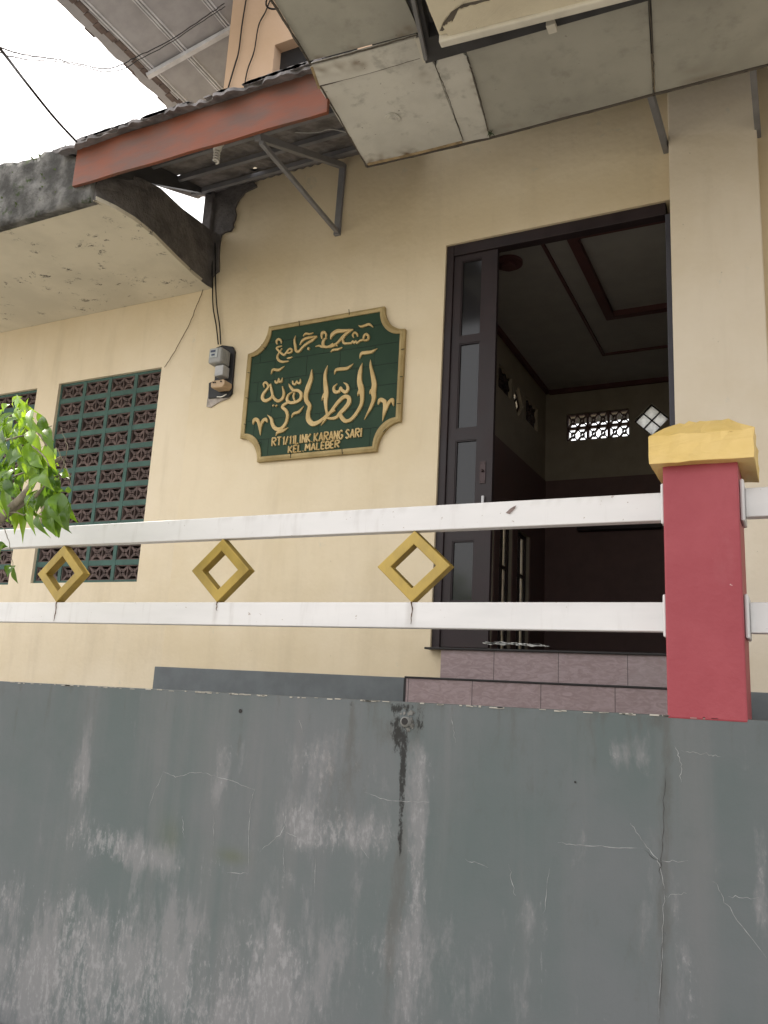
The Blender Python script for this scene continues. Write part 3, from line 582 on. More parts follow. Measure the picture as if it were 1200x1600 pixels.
# two narrow slipped joints let daylight through
slits = [(-4.27,4.46,5),(-4.31,4.28,3),(-3.745,4.745,2)]
def cut(f):
    c_ = sum((Vector(vs[i]) for i in f), Vector())/len(f)
    return any(abs(c_.x-a_) < .0148*k_ and abs(c_.y-b_-(c_.x-a_)*.5) < .03 for a_, b_, k_ in slits)
fs = [f for f in fs if not cut(f)]
rf.add(vs, fs); rf.build('roof_sheet', m_roofing, lt_)
# ragged mortar/tile lumps on the front edge
rg = MB()
for k in range(46):
    x = -4.3+random.random()*1.95; s_ = random.uniform(.02,.05)
    rg.prism([Vector((x+math.cos(a)*s_*1.6, 3.50, rz(3.5)+.028+math.sin(a)*s_*.32)) for a in (0,.9,1.8,2.7,3.6,4.5,5.4)], (0,.09,.03))
rg.build('ridge_mortar', m_roofing, lt_)
bt = MB()
for y in (3.75, 4.1, 4.45, 4.8): bt.bar((-4.40, y, rz(y)-.035), (-2.36, y, rz(y)-.035), .03, .04)
bt.build('batten', m_steel, lt_)
sk = MB(); b0, b1 = Vector((-4.125,3.615,3.366)), Vector((-4.354,4.975,4.104))
sk.prism([b0, b1, Vector((b1.x,b1.y,rz(b1.y)-.012)), Vector((b0.x,b0.y,rz(b0.y)-.012))], (.03,0,0)); sk.build('rake_board', m_steel_dark, lt_)
bk = MB(); bx = -3.05
wt = Vector((bx, 4.985, 4.07)); wb = Vector((bx-.01, 4.985, 3.45)); ot = atY(402,214,3.66); ot.z += .0
bk.bar(wt, wb, .05, .03, up=(0,1,0)); bk.bar(Vector((bx,4.97,4.05)), ot+Vector((0,0,.0)), .045, .045); bk.bar(ot+Vector((.01,.03,-.02)), Vector((bx,4.965,3.47)), .03, .03)
bk.build('bracket', m_steel, lt_, .003)
bx2 = -2.5
# ================================================================== upper eave of the main roof
ue = thing('upper_roof', (-4.6, 6, 5.6), 'high grey upper roof eave with metal channels at top left', 'roof')
def ez(x): return 5.739+.46*(x+5.32)
er = MB(); n = 45; vs = []
for i in range(n+1):
    y = 2.6+(7.2-2.6)*i/n; e = -5.47+.03*noise.noise(Vector((0,y*5,1)))+(.02 if (i//2) % 2 else 0)
    for (x, dz) in ((e, 0), (-2.6, 0), (-2.6, .05), (e-.02, .05)): vs.append((x, y, ez(x)+dz))
er.add(vs, [(4*i+k,4*i+(k+1) % 4,4*(i+1)+(k+1) % 4,4*(i+1)+k) for i in range(n) for k in range(4)]+[(3,2,1,0),tuple(4*n+k for k in range(4))]); er.build('eave_board', m_eave, ue)
for x in (-5.31, -4.986, -4.56):
    c_ = MB(); 
    for dx in (-.022, 0, .022): c_.bar((x+dx, 2.7, ez(x+dx)-.008-(.006 if dx == 0 else 0)), (x+dx, 7.15, ez(x+dx)-.008-(.006 if dx == 0 else 0)), .012, .014)
    c_.build('channel', m_channel, ue)
c_ = MB(); c_.bar((-5.36,5.05,ez(-5.36)-.04), (-3.9,5.35,ez(-3.9)-.04), .05, .04); c_.build('rafter', m_channel, ue)
et = MB()
for k in range(37):
    y = 2.7+k*.12; x = -5.49+random.uniform(-.015,.02); et.box(x, x+.16, y, y+.112, ez(x)+.045, ez(x)+.068)
et.build('tile_edge', basic('clay_tile_edge', (.13,.10,.09), .9, .3, 9), ue)
# ================================================================== canopy over the entrance
cn = thing('entrance_canopy', (-1.2, 3.8, 3.3), 'flat canopy of stained cement boards with dark beams over the doorway', 'canopy')
SZ = 3.40
def zp(x, y, z=SZ): return atZ(x, y, z)
def sheet(name, pts, mat, z, th, parent=cn, stains=()):
    c0 = sum(pts, Vector())/len(pts)
    bm = bmesh.new(); vv = [bm.verts.new((p.x, p.y, z)) for p in pts]; bm.faces.new(vv)
    for _ in range(1): pass
    ret = bmesh.ops.subdivide_edges(bm, edges=bm.edges[:], cuts=1)
    bmesh.ops.triangulate(bm, faces=bm.faces[:])
    for _ in range(5): bmesh.ops.subdivide_edges(bm, edges=bm.edges[:], cuts=1, use_grid_fill=True); 
    ms_ = MB(); idx = {v: i for i, v in enumerate(bm.verts)}
    top = [(v.co.x, v.co.y, z+.003*noise.noise(Vector((v.co.x*3, v.co.y*3, z)))) for v in bm.verts]
    fs = [tuple(idx[v] for v in f.verts) for f in bm.faces]; ms_.add(top, fs)
    bmesh.ops.recalc_face_normals(bm, faces=bm.faces)
    ms_.prism([Vector((p.x, p.y, z+.004)) for p in pts], (0,0,th)); bm.free()
    o = ms_.build(name, mat, parent)
    at = o.data.attributes.new('rust', 'FLOAT', 'POINT'); v_ = []
    for v in ms_.v:
        r = 0
        for (px, py, rad, s) in stains:
            c = zp(px, py, z); d = (Vector((v.x, v.y, z))-c).length; r = max(r, 1.5*s*math.exp(-(d/rad)**2)*(.55+1.1*noise.noise(v*22)))
        # damp grime towards the board edges
        v_.append(max(0, min(1, r)))
    at.data.foreach_set('value', v_); return o
A = zp(573,259); Bp = zp(765,215); Cc = zp(730,90); D_ = zp(650,55); E_ = zp(485,100)
fo_l = zp(420,-10); 
def lerp(a, b, t): return a+(b-a)*t
edge_st = [(600,250,.05,.8),(640,243,.06,.8),(575,255,.05,.9),(700,232,.03,.5),(755,165,.02,.8),(745,130,.03,1.),(750,150,.02,.9),(735,110,.012,.7),(763,205,.03,.5),(500,110,.05,.35),(530,105,.06,.35),(560,100,.05,.35),(660,120,.05,.2)]
s1, s2 = zp(680,104), zp(724,222)
zz1, zz2 = zp(497,134), zp(672,92)
sheet('soffit_patch', [A, zz1, zz2, zp(676,98), s1, s2], m_patch, SZ, .02, stains=edge_st)
sheet('soffit_patch', [lerp(s1,s2,.0)+Vector((.004,0,0)), Vector((s2.x+.004,s2.y,SZ)), Bp, Cc, zp(700,60)], m_patch, SZ-.001, .02, stains=edge_st)
sheet('soffit_patch', [zz1+Vector((0,-.006,0)), zp(485,102), zp(650,57), zp(676,80), zz2+Vector((0,-.006,0))], m_patch, SZ-.006, .02, stains=edge_st)
up_l = zp(484,98)+(zp(428,5)-zp(484,98))*4.4; up_r = zp(655,53)+(zp(612,-45)-zp(655,53))*3.6
sheet('soffit_panel', [zp(484,98), up_l, up_r, zp(655,53)], m_soffit, SZ+.012, .02, stains=[(640,55,.06,.6),(560,75,.04,.5),(500,95,.04,.5)])
sheet('soffit_panel', [Vector((Bp.x+.006,Bp.y,SZ)), zp(1020,147), zp(1010,-40), zp(700,-60), zp(716,50), Vector((Cc.x+.006,Cc.y,SZ))], m_soffit, SZ+.004, .02, stains=[(800,205,.08,.25),(880,183,.05,.2)])
rightm = Vector((6.0, zp(1200,102).y, SZ)); rb = Vector((6.0, 3.3, SZ))
sheet('soffit_panel', [zp(1024,146), rightm, rb, zp(1016,-40)], m_soffit, SZ+.005, .02, stains=[(1100,120,.08,.3)])
sm_ = MB()
def seam(pts, w, z, h=.006):
    L = smooth_line([zp(*p, z) for p in pts], 8); L = [Vector((p.x+random.gauss(0,.0012), p.y+random.gauss(0,.0012), z)) for p in L]
    for a_, b_ in zip(L[:-1], L[1:]): sm_.bar(a_, b_+(b_-a_)*.1, w*random.uniform(.7,1.2), h)
zs_ = SZ-.001
seam([(1020,147),(1021,100),(1018,50),(1013,-10)], .006, zs_); seam([(485,100),(570,78),(650,55)], .007, SZ-.008); seam([(765,215),(752,160),(740,120),(730,90)], .005, SZ-.004)
seam([(724,220),(705,165),(690,125),(680,104)], .0025, SZ-.003)
for a_, b_ in (((573,261),(765,216)),((765,216),(1020,148)),((1020,148),(1215,98))): seam([a_, b_], .008, SZ+.004, .014)
seam([(573,260),(538,198),(500,132),(485,100),(430,10),(418,-10)], .008, SZ+.002, .014); seam([(499,135),(580,113),(655,91)], .003, SZ-.004)
sm_.build('seam_trim', m_seam, cn)
for a_, b_ in (((575,257),(650,240)),((650,240),(722,222)),((487,104),(499,138))):
    et_ = MB(); L = [zp(*a_, SZ-.004), zp(*b_, SZ-.004)]; et_.bar(L[0], L[1], .016, .008)
    et_.build('edge_trim', basic('ochre_wood_trim', (.33,.25,.15), .8, .3, 20), cn)
md = MB(); q = zp(613,185, SZ-.004); md.disc(q, .048, (0,0,-1), .006, 36); md.disc(q+Vector((0,0,-.006)), .034, (0,0,-1), .004, 30); md.disc(q+Vector((0,0,-.010)), .018, (0,0,-1), .003, 24)
mo_ = md.build('ceiling_rose', m_patch, cn, .002)
rg2 = MB(); rg2.tube([q+Vector((.050*math.cos(a*.2618), .050*math.sin(a*.2618), .008)) for a in range(25)], .0022, 6); rg2.build('rose_joint', m_seam, mo_)
rg2 = MB(); rg2.tube([q+Vector((.034*math.cos(a*.2618), .034*math.sin(a*.2618), .001)) for a in range(25)], .0018, 6); rg2.build('rose_joint', m_seam, mo_)
# junk: dry grass tuft in the corner
jk = MB(); q = zp(767,208, SZ-.01)
for k in range(22):
    a = random.uniform(0,6.28); d = Vector((math.cos(a)*.022, math.sin(a)*.03, -random.uniform(-.005,.03))); jk.tube([q, q+d*.6+Vector((0,0,.006)), q+d], [.0016,.0014,.0006], 4)
jk.build('grass_tuft', basic('dry_green_moss', (.07,.11,.06), .9, .4, 30), cn)
# dark beam and cornice
bz = SZ-.035
dk = MB(); o1, o2 = zp(665,100,bz), zp(1005,4,bz); o3 = o1+(zp(640,0,bz)-o1)*4.5; dirx = Vector((1,0,0))
far = Vector((3.0, o1.y+(o2.y-o1.y)*(3.0-o1.x)/(o2.x-o1.x), bz))
dk.prism([o1, far, Vector((3.0, far.y-.3, bz)), o1+Vector((.09,-.16,0)), o3+Vector((.09,0,0)), o3], (0,0,.10)); dk.build('dark_beam', m_steel_dark, cn, .004)
dk = MB(); z2 = bz-.02; a1 = zp(660,93,z2); dk.bar(a1+Vector((.02,0,0)), a1+(zp(640,0,z2)-a1)*2+Vector((.02,0,0)), .02, .03); dk.build('beam_flange', m_steel, cn, .003)
wd = MB(); wd.bar(zp(652,60,SZ-.012), zp(664,96,SZ-.012), .022, .012); wd.build('pale_batten', m_lip, cn)
cz_ = SZ-.13; l0 = zp(692,68,cz_); l1 = zp(960,0,cz_); ln = zp(665,0,cz_); dv = (ln-l0)
lx = Vector((3.0, l0.y+(l1.y-l0.y)*(3.0-l0.x)/(l1.x-l0.x), cz_))
cb = MB(); outv = dv*(1.9/max(.01,-dv.y))
cb.prism([l0+Vector((.0,-.05,0)), lx+Vector((0,-.05,0)), Vector((3.0, l0.y+outv.y, cz_)), l0+outv], (0,0,.12)); cb.build('cornice', m_cornice, cn, .01)
lp = MB(); lp.bar(l0+Vector((-.006,-.024,-.004)), lx+Vector((0,-.024,-.004)), .048, .05); lp.build('cornice_lip', m_lip, cn, .008)
# raised flaps of broken render
pl = MB()
def flap(pts, z, dz):
    P_ = [zp(x, y, z) for x, y in pts]; Q = []
    for i, p in enumerate(P_):
        q = P_[(i+1) % len(P_)]
        for t in (0,.25,.5,.75): Q.append(p.lerp(q, t)+Vector((random.gauss(0,.003),random.gauss(0,.003),0)))
    pl.prism(Q, (0,0,dz))
flap([(693,42),(700,36),(708,34),(712,24),(716,16),(735,10),(765,3),(790,-6),(900,-40),(960,-30),(964,-8),(700,56)], cz_-.010, .010)
flap([(668,2),(672,20),(682,40),(686,48),(694,30),(706,16),(722,4),(740,-6),(700,-30),(664,-20)], cz_-.014, .014)
pl.build('render_flap', m_cornice, cn)
gp_ = MB(); P_ = [zp(x, y, cz_-.001) for x, y in ((687,48),(694,34),(706,18),(724,6),(770,-4),(790,-8),(765,4),(735,12),(717,20),(713,36),(700,40),(692,48))]; gp_.prism(P_, (0,0,-.002)); gp_.build('render_gap', m_seam, cn)
tb = MB(); q = zp(862,42,bz-.02); tb.bar(q+Vector((0,-.03,0)), q+Vector((0,.03,0)), .045, .03); tb.build('clip', m_lip, cn, .003)
# unseen deck added to shade the wall top, then beams from the wall
rk = MB(); rk.prism([(-2.32,4.998,4.30),(7.0,4.998,4.30),(7.0,2.6,3.62),(-2.12,2.6,3.62)], (0,0,.05)); rk.prism([(-2.12,2.598,3.62),(7.0,2.598,3.62),(7.0,-.6,3.56),(-1.75,-.6,3.56)], (0,0,.05)); rk.build('canopy_shade_deck', m_underroof, cn)
for (a_, b_) in (((1025,148),(1044,238)),((1184,106),(1188,214))):
    p0 = zp(*a_, SZ+.05); p1 = atY(*b_, 4.998)
    bm_ = MB(); d0 = Vector((0,0,.045)); 
    bm_.bar(Vector((p1.x-.012, p0.y-.25, p0.z-.0)), Vector((p1.x-.012, 4.998, p1.z+.03)), .034, .07); bm_.build('canopy_beam', m_steel, cn, .003)
# ================================================================== left annex
an = thing('annex_building', (-6.5, 6, -.08), 'low cream annex with breeze block windows and mossy concrete slab', 'building')
WH = [(-5.904,-4.705,.760,2.585),(-7.40,-6.18,.750,2.575)]
w = MB(); panel(w, 'x', -9.0, -4.362, -.085, 3.3, 5.002, 5.152, WH); w.build('wall', m_wall_left, an)
w = MB(); panel(w, 'y', 5.153, 9, -.085, 3.3, -9.0, -8.85, []); panel(w, 'y', 5.153, 9, -.085, 3.3, -4.52, -4.38, []); panel(w, 'x', -8.84, -4.53, -.085, 3.3, 8.85, 9.0, []); w.box(-8.84,-4.53,5.153,8.84,-.08,-.02); w.build('rear_walls', m_cement, an)
# slab: flat underside, upstand all round, right edge slightly bowed
re = [atZ(x, y, 3.22) for x, y in ((150,313),(180,327),(210,345),(240,369),(275,404),(300,428),(322,446))]
und = [Vector((-9.2, 3.655, 3.222)), Vector((-5.17,3.655,3.222))]+[Vector((p.x, p.y, 3.222)) for p in re]+[Vector((-4.25,5.0,3.222)), Vector((-9.2,5.0,3.222))]
u = MB(); u.prism(und, (0,0,.03)); u.build('slab_soffit', m_slab, an)
ed = [Vector((-4.225,3.66,3.30)), Vector((-4.20,4.0,3.30)), Vector((-4.20,4.4,3.30)), Vector((-4.24,4.999,3.30))]
def slab_top(y): return 3.50+.115*min(1, max(0, (y-3.7)/.45))+.11*max(0, (y-4.15)/.8)
sb = MB(); rows = []
inner = [Vector((p.x, p.y, 3.222)) for p in re]+[Vector((-4.25,4.998,3.222))]
vs = []
for p in inner:
    t = (p.y-3.645)/(1.353); zt_ = slab_top(p.y); j = lambda s: random.gauss(0, s)
    xo = p.x-.005
    for k in range(7):
        f = k/6; vs.append((xo+.012*f+j(.004)-(.03*f if p.y < 3.8 else 0), p.y+j(.004) if 3.7 < p.y < 4.95 else p.y, 3.223+(zt_-3.223)*f+j(.006)*(0 < k)))
    vs.append((xo-.14, p.y, zt_+j(.008))); vs.append((xo-.14, p.y, 3.26))
R_ = 9; fs = [(i*R_+k, i*R_+k+1, (i+1)*R_+k+1, (i+1)*R_+k) for i in range(len(inner)-1) for k in range(R_-1)]
fs += [tuple(range(R_))[::-1], tuple((len(inner)-1)*R_+k for k in range(R_))]
sb.add(vs, fs); sb.build('slab_side', m_cement, an)
# mossy front upstand with an uneven crest
mo = MB(); n = 170; vs = []; 
for i in range(n+1):
    x = -9.2+(-4.235+9.2)*i/n; nn = noise.noise(Vector((x*3,0,0)))*.05+noise.noise(Vector((x*11,4,0)))*.025
    zt_ = 3.70+nn if x < -4.5 else 3.62-(x+4.5)*.55+nn
    for k in range(10):
        f = k/9; z = 3.215+(zt_-3.215)*f; vs.append((x, 3.618-.02*f+noise.noise(Vector((x*9,z*9,0)))*.022, z-(.012+.012*noise.noise(Vector((x*7,9,0))) if k == 0 else 0)))
    vs.append((x, 3.80, zt_+.01)); vs.append((x, 3.80, 3.26)); vs.append((x, 3.68, 3.216))
R_ = 13; mo.add(vs, [(i*R_+k, i*R_+(k+1) % R_, (i+1)*R_+(k+1) % R_, (i+1)*R_+k) for i in range(n) for k in range(R_)]+[tuple(range(R_))[::-1], tuple(n*R_+k for k in range(R_))], 0, True)
mo.build('mossy_upstand', m_moss, an)
w = MB(); w.box(-9.2,-4.45,3.80,8.9,3.255,3.30); w.build('slab_deck', m_cement, an)
# cove line between soffit and wall
w = MB(); 
# moss tufts
mt = MB()
for k in range(420):
    x = random.uniform(-6.2,-4.3); z = random.uniform(3.3,3.72) if random.random() < .6 else 3.68
    p = Vector((x, 3.62+random.uniform(-.01,.02), min(z, 3.70 if x < -4.5 else 3.62-(x+4.5)*.55))); 
    for _ in range(2):
        a = random.uniform(0,6.28); l = random.uniform(.008,.028); d = Vector((math.cos(a)*l, -abs(random.gauss(0,.6))*l, math.sin(a)*l)); sd_ = Vector((-d.z,0,d.x))*.35
        mt.add([p, p+d*.5+sd_, p+d, p+d*.5-sd_], [(0,1,2,3)])
mt.build('moss_tufts', basic('green_moss', (.075,.10,.035), .95, .4, 14), an)
# breeze block windows
for h in WH:
    wb_ = MB(); nc, nr = 4, 11; du, dz = (h[1]-h[0])/nc, (h[3]-h[2])/nr; yf, yb_ = 5.030, 5.12
    gw, gh = .036, .044
    for i in range(nc+1):
        xc = h[0]+i*du; wb_.box(max(h[0], xc-gw/2), min(h[1], xc+gw/2), yf, yb_, h[2], h[3])
    for j in range(nr+1):
        zc = h[2]+j*dz; wb_.box(h[0], h[1], yf+.002, yb_-.002, max(h[2], zc-gh/2), min(h[3], zc+gh/2))
    wo = wb_.build('breeze_block_window', m_mortar, an)
    for i in range(nc):
        for j in range(nr):
            pass
    lb = MB()
    for i in range(nc):
        for j in range(nr):
            x0_, x1_ = h[0]+i*du+gw/2, h[0]+(i+1)*du-gw/2; z0_, z1_ = h[2]+j*dz+gh/2, h[2]+(j+1)*dz-gh/2
            t = .008
            lb.box(x0_, x1_, yf+.008, yb_-.01, z0_, z0_+t); lb.box(x0_, x1_, yf+.008, yb_-.01, z1_-t, z1_); lb.box(x0_, x0_+t, yf+.009, yb_-.012, z0_+t, z1_-t); lb.box(x1_-t, x1_, yf+.009, yb_-.012, z0_+t, z1_-t)
            mx = (x0_+x1_)/2; lb.box(mx-.005, mx+.005, yf+.010, yb_-.012, z0_+t, z1_-t)
            lattice(lb, x0_+t, x1_-t, z0_+t, z1_-t, 2, 1, PX, (yf+yb_)/2+.003+random.uniform(-.004,.004), .066, random.uniform(.018,.025))
    lb.build('block_lattice', m_block, wo)
# ================================================================== sign
SX0, SX1, SZ0, SZ1 = -3.796, -2.423, 1.658, 2.767
def sign_outline(ins, n=10):
    x0, x1, z0, z1 = SX0+ins, SX1-ins, SZ0+ins, SZ1-ins; rx, rz_ = .178-ins*.15, .205-ins*.15; P_ = []
    for (cx, cz, a0) in ((x0,z0,90),(x1,z0,180),(x1,z1,270),(x0,z1,0)):
        for i in range(n+1):
            a = math.radians(a0-90*i/n if False else a0+ -90*i/n)
            P_.append((cx+rx*math.cos(a), cz+rz_*math.sin(a)))
    return P_
sg = thing('name_sign', (-3.11, 4.98, 1.658), 'green tiled name sign with gold Arabic calligraphy and scalloped gold frame', 'sign')
b = MB(); b.prism([(x, 4.998, z) for x, z in sign_outline(.02)], (0,-.022,0)); b.build('tile_panel', m_bsign, sg)
fb = MB(); O = sign_outline(0, 10); I = sign_outline(.038, 10); n = len(O); M_ = sign_outline(.018, 10)
vs = [(x,4.998,z) for x,z in O]+[(x,4.970,z) for x,z in O]+[(x,4.960,z) for x,z in M_]+[(x,4.966,z) for x,z in I]+[(x,4.977,z) for x,z in I]
fb.add(vs, [(r*n+i, r*n+(i+1) % n, (r+1)*n+(i+1) % n, (r+1)*n+i) for r in range(4) for i in range(n)]); gj = MB()
for i in range(1,7):
    z = SZ0+.02+i*(SZ1-SZ0)/7; gj.box(SX0+(.05 if .2 < z-SZ0 < .9 else .16), SX1-(.05 if .2 < z-SZ0 < .9 else .16), 4.9745, 4.978, z-.0016, z+.0016)
    for k in range(5):
        x = SX0+.12+(k+(i % 2)*.5)*.29
        if x < SX1-.1: gj.box(x-.0014, x+.0014, 4.975, 4.978, z-(SZ1-SZ0)/7, z)
gj.build('tile_joint', m_groove, sg)
for (a_, b_) in (((467,500),(468,510)),((545,482),(546,493)),(( 633,545),(626,546)),((630,588),(624,589)),((627,630),(619,631)),((604,669),(598,676)),((534,700),(535,711)),((454,706),(454,717)),((383,621),(390,623)),((386,582),(392,583)),((380,662),(386,664)),((403,694),(409,690)),((411,542),(417,546))):
    p, q = atY(*a_, 4.9605), atY(*b_, 4.9605); d = (q-p); fb.bar(p+d*.12, q-d*.12, .004, .003, up=(0,1,0), mi=1)
fb.build('frame', [m_giltframe, m_groove], sg, 0)
def stroke(mb, pts, ws, y=4.976, h=.011, k=6):
    """raised relief stroke; pts on the sign face, ws half widths in metres"""
    L = smooth_line([Vector((p.x, 0, p.z)) for p in pts], k); n = len(L); wv = []
    for i in range(n):
        t = i/(n-1)*(len(ws)-1); a = int(min(t, len(ws)-2)); wv.append(ws[a]+(ws[a+1]-ws[a])*(t-a))
    vs = []
    for i, p in enumerate(L):
        d = (L[min(i+1, n-1)]-L[max(i-1, 0)]); d = d.normalized() if d.length > 1e-7 else Vector((1,0,0)); nn_ = Vector((-d.z, 0, d.x)); w = max(wv[i], .0012)
        hh_ = min(h, w*1.5)+.004
        for s_, f in ((-1,0),(-.92,.8),(0,1),(.92,.8),(1,0)): vs.append(Vector((p.x, y-hh_*f, p.z))+nn_*w*s_)
    fs = [(5*i+k_, 5*i+k_+1, 5*(i+1)+k_+1, 5*(i+1)+k_) for i in range(n-1) for k_ in range(4)]+[(0,1,2,3,4),(5*n-1,5*n-2,5*n-3,5*n-4,5*n-5)]
    mb.add(vs, fs)
def tr(ox, pts): return [atY(ox+x/6.667, 480+y/6.667, 4.97) for x, y in pts]
U5 = .00090   # metres per crop pixel
cal = MB()
def c5(pts, ws): stroke(cal, tr(370, pts), [w*U5/2 for w in ws])
def c6(pts, ws): stroke(cal, tr(500, pts), [w*U5/2 for w in ws])
# first line
c5([(420,388),(416,352),(440,335),(463,352),(462,380)], [10,20,22,16,6])
c5([(470,402),(440,412),(418,428),(440,458),(490,497),(520,472),(545,438),(570,438),(573,465),(545,478),(518,474)], [8,14,18,18,20,18,16,18,18,14,10])
c5([(470,428),(440,478),(424,520),(440,555),(480,570),(542,562)], [8,14,20,22,20,8])
c5([(522,532),(550,530),(578,518)], [8,16,8])
c5([(612,295),(603,350),(612,410),(620,455),(650,460),(690,415),(740,375),(790,345),(838,305)], [5,18,24,24,22,20,22,24,8])
c5([(655,395),(690,345),(740,322),(838,305)], [8,22,24,14])
c5([(742,430),(758,436)], [22,22]); c5([(690,300),(720,278),(760,280),(798,266)], [8,20,16,8])
c5([(888,330),(886,285),(912,262),(932,285),(926,318)], [10,22,22,18,8])
c5([(938,318),(912,345),(905,385),(925,412),(990,412),(1030,395)], [6,14,16,16,16,14]); c5([(818,410),(860,402),(900,415),(930,412)], [6,16,18,16])
c6([(22,312),(20,272),(42,260),(64,282),(58,312)], [10,20,20,18,8]); c6([(60,315),(35,345),(25,385),(50,415),(95,410),(140,380)], [6,14,14,18,18,16]); c6([(0,410),(20,415),(50,415)], [10,14,16])
c6([(110,335),(130,285),(180,252),(240,248),(345,235)], [8,34,36,30,12]); c6([(340,236),(285,270),(235,315),(185,370),(140,395),(95,410)], [12,24,26,20,16,16])
c6([(262,300),(240,335),(250,375),(290,378),(330,375)], [8,16,20,18,16]); c6([(325,378),(345,352),(355,375),(372,352),(385,374),(415,352),(450,340)], [16,12,16,12,16,16,18])
c6([(450,345),(462,300),(485,282),(506,305),(498,340),(455,348)], [14,20,22,20,18,14]); c6([(352,320),(343,290),(362,266),(388,280),(392,308)], [8,16,18,18,10])
c6([(402,190),(430,203),(470,192),(515,180),(552,208)], [6,18,22,22,6]); c6([(112,468),(140,446),(190,440),(232,418)], [8,20,20,8]); c6([(172,398),(184,398)], [18,18])
# second line
c6([(525,545),(530,620),(552,720),(566,810),(556,880),(562,950),(528,1050),(460,1172)], [3,22,36,44,48,36,26,4]); c6([(540,860),(524,890),(514,906)], [26,16,3])
c6([(441,578),(420,670),(412,770),(430,850),(440,930),(432,1010),(385,1100),(325,1170),(275,1185),(235,1155),(215,1110)], [3,34,44,52,36,30,30,30,28,28,22]); c6([(415,870),(400,905),(390,925)], [30,18,3])
c6([(412,535),(435,485),(480,475),(540,465),(597,430)], [5,28,30,26,4])
c6([(148,700),(170,655),(225,645),(290,635),(346,588)], [5,26,30,28,4])
c6([(178,795),(145,840),(158,882),(200,878),(218,835),(235,868),(270,885),(293,850),(280,808),(245,785)], [6,22,30,26,14,26,30,26,20,5])
c6([(77,605),(55,700),(58,800),(66,890),(60,980),(66,1060),(76,1130),(50,1180),(8,1232)], [3,26,38,44,34,24,22,18,4]); c6([(50,900),(30,945),(17,975)], [26,16,3])
c6([(70,1150),(130,1070),(195,985),(255,935),(300,945),(300,1000),(255,1060),(215,1100),(170,1150),(110,1160),(70,1150)], [20,28,32,34,36,40,38,34,28,22,18])
c6([(215,1100),(222,1150),(262,1190),(305,1182)], [24,26,28,26])
c5([(782,645),(775,740),(745,830),(722,910),(728,975),(760,1030),(745,1100),(748,1170),(790,1215),(850,1200),(905,1160),(960,1110),(1025,1070)], [4,36,46,42,40,36,36,46,44,34,28,26,22])
c5([(945,605),(935,700)], [2,4])
c5([(540,795),(560,830),(590,865),(640,870),(672,905),(662,960),(610,990),(555,995),(525,965),(540,915),(585,880)], [4,22,24,26,28,28,26,26,26,20,10]); c5([(602,890),(592,930),(606,985)], [14,18,12])
c5([(582,768),(592,800),(615,800),(625,768),(640,792),(662,788),(662,745)], [12,20,18,10,18,18,8])
c5([(545,985),(490,1020),(478,1045),(515,1080),(530,1135),(510,1210),(465,1265),(410,1268),(375,1225),(358,1160),(318,1122)], [20,26,26,28,28,28,32,34,32,26,4])
c5([(567,1152),(595,1110),(650,1090),(698,1028)], [5,22,24,4]); c5([(405,1340),(430,1305),(480,1290),(535,1255)], [5,24,26,6])
c5([(285,835),(282,800),(305,785),(325,808),(318,832)], [8,18,20,18,8])
c5([(352,800),(320,850),(280,900),(268,945),(295,975),(345,958),(372,920),(362,860),(352,800)], [10,22,26,30,30,26,22,22,12]); c5([(372,905),(395,955),(435,978),(478,950),(492,895),(475,825)], [18,26,28,28,24,10])
c5([(380,1022),(386,1030)], [20,20]); c5([(412,1024),(418,1032)], [20,20])
c5([(402,765),(410,788),(430,780),(438,742),(448,778),(468,772),(474,735)], [14,20,18,10,18,18,8]); c5([(355,698),(380,652),(440,655),(495,615)], [5,22,24,5])
# ornaments
c5([(170,1222),(182,1180),(208,1172),(232,1210),(244,1335)], [8,34,34,30,4]); c5([(246,1330),(252,1240),(275,1185),(305,1170),(318,1200)], [4,22,30,32,8])
c6([(604,1015),(625,970),(655,972),(678,1010),(650,1188)], [8,34,36,34,4]); c6([(652,1180),(690,1060),(720,995),(755,968),(766,1028)], [4,24,30,34,8])
cal.build('calligraphy', m_gilt, sg)
GL = {'R':[[(0,0),(0,1)],[(0,1),(.55,.95),(.6,.65),(.05,.5)],[(.2,.5),(.65,0)]],'T':[[(0,1),(.7,1)],[(.35,1),(.35,0)]],'1':[[(.05,.8),(.25,1),(.25,0)]],'/':[[(0,0),(.35,1)]],'L':[[(0,1),(0,0),(.5,0)]],'I':[[(.1,1),(.1,0)]],
 'N':[[(0,0),(0,1)],[(0,1),(.55,0)],[(.55,0),(.55,1)]],'K':[[(0,0),(0,1)],[(.6,1),(.05,.45)],[(.1,.5),(.6,0)]],'.':[[(.05,0),(.12,.02)]],'A':[[(0,0),(.32,1)],[(.32,1),(.64,0)],[(.12,.33),(.52,.33)]],
 'G':[[(.58,.85),(.3,1),(.02,.7),(.02,.3),(.3,0),(.58,.2),(.58,.45),(.35,.45)]],'S':[[(.55,.85),(.28,1),(.03,.78),(.3,.52),(.55,.25),(.28,0),(.02,.15)]],'E':[[(.5,1),(0,1)],[(0,1),(0,0)],[(0,0),(.5,0)],[(0,.5),(.42,.5)]],
 'M':[[(0,0),(.05,1)],[(.05,1),(.37,.35)],[(.37,.35),(.7,1)],[(.7,1),(.75,0)]],'B':[[(0,0),(0,1)],[(0,1),(.5,.9),(.45,.6),(.05,.52)],[(.05,.52),(.58,.42),(.5,.05),(0,0)]],' ':[]}
WD = {'R':.62,'T':.7,'1':.3,'/':.38,'L':.5,'I':.2,'N':.55,'K':.6,'.':.2,'A':.64,'G':.6,'S':.55,'E':.5,'M':.75,'B':.55,' ':.12}
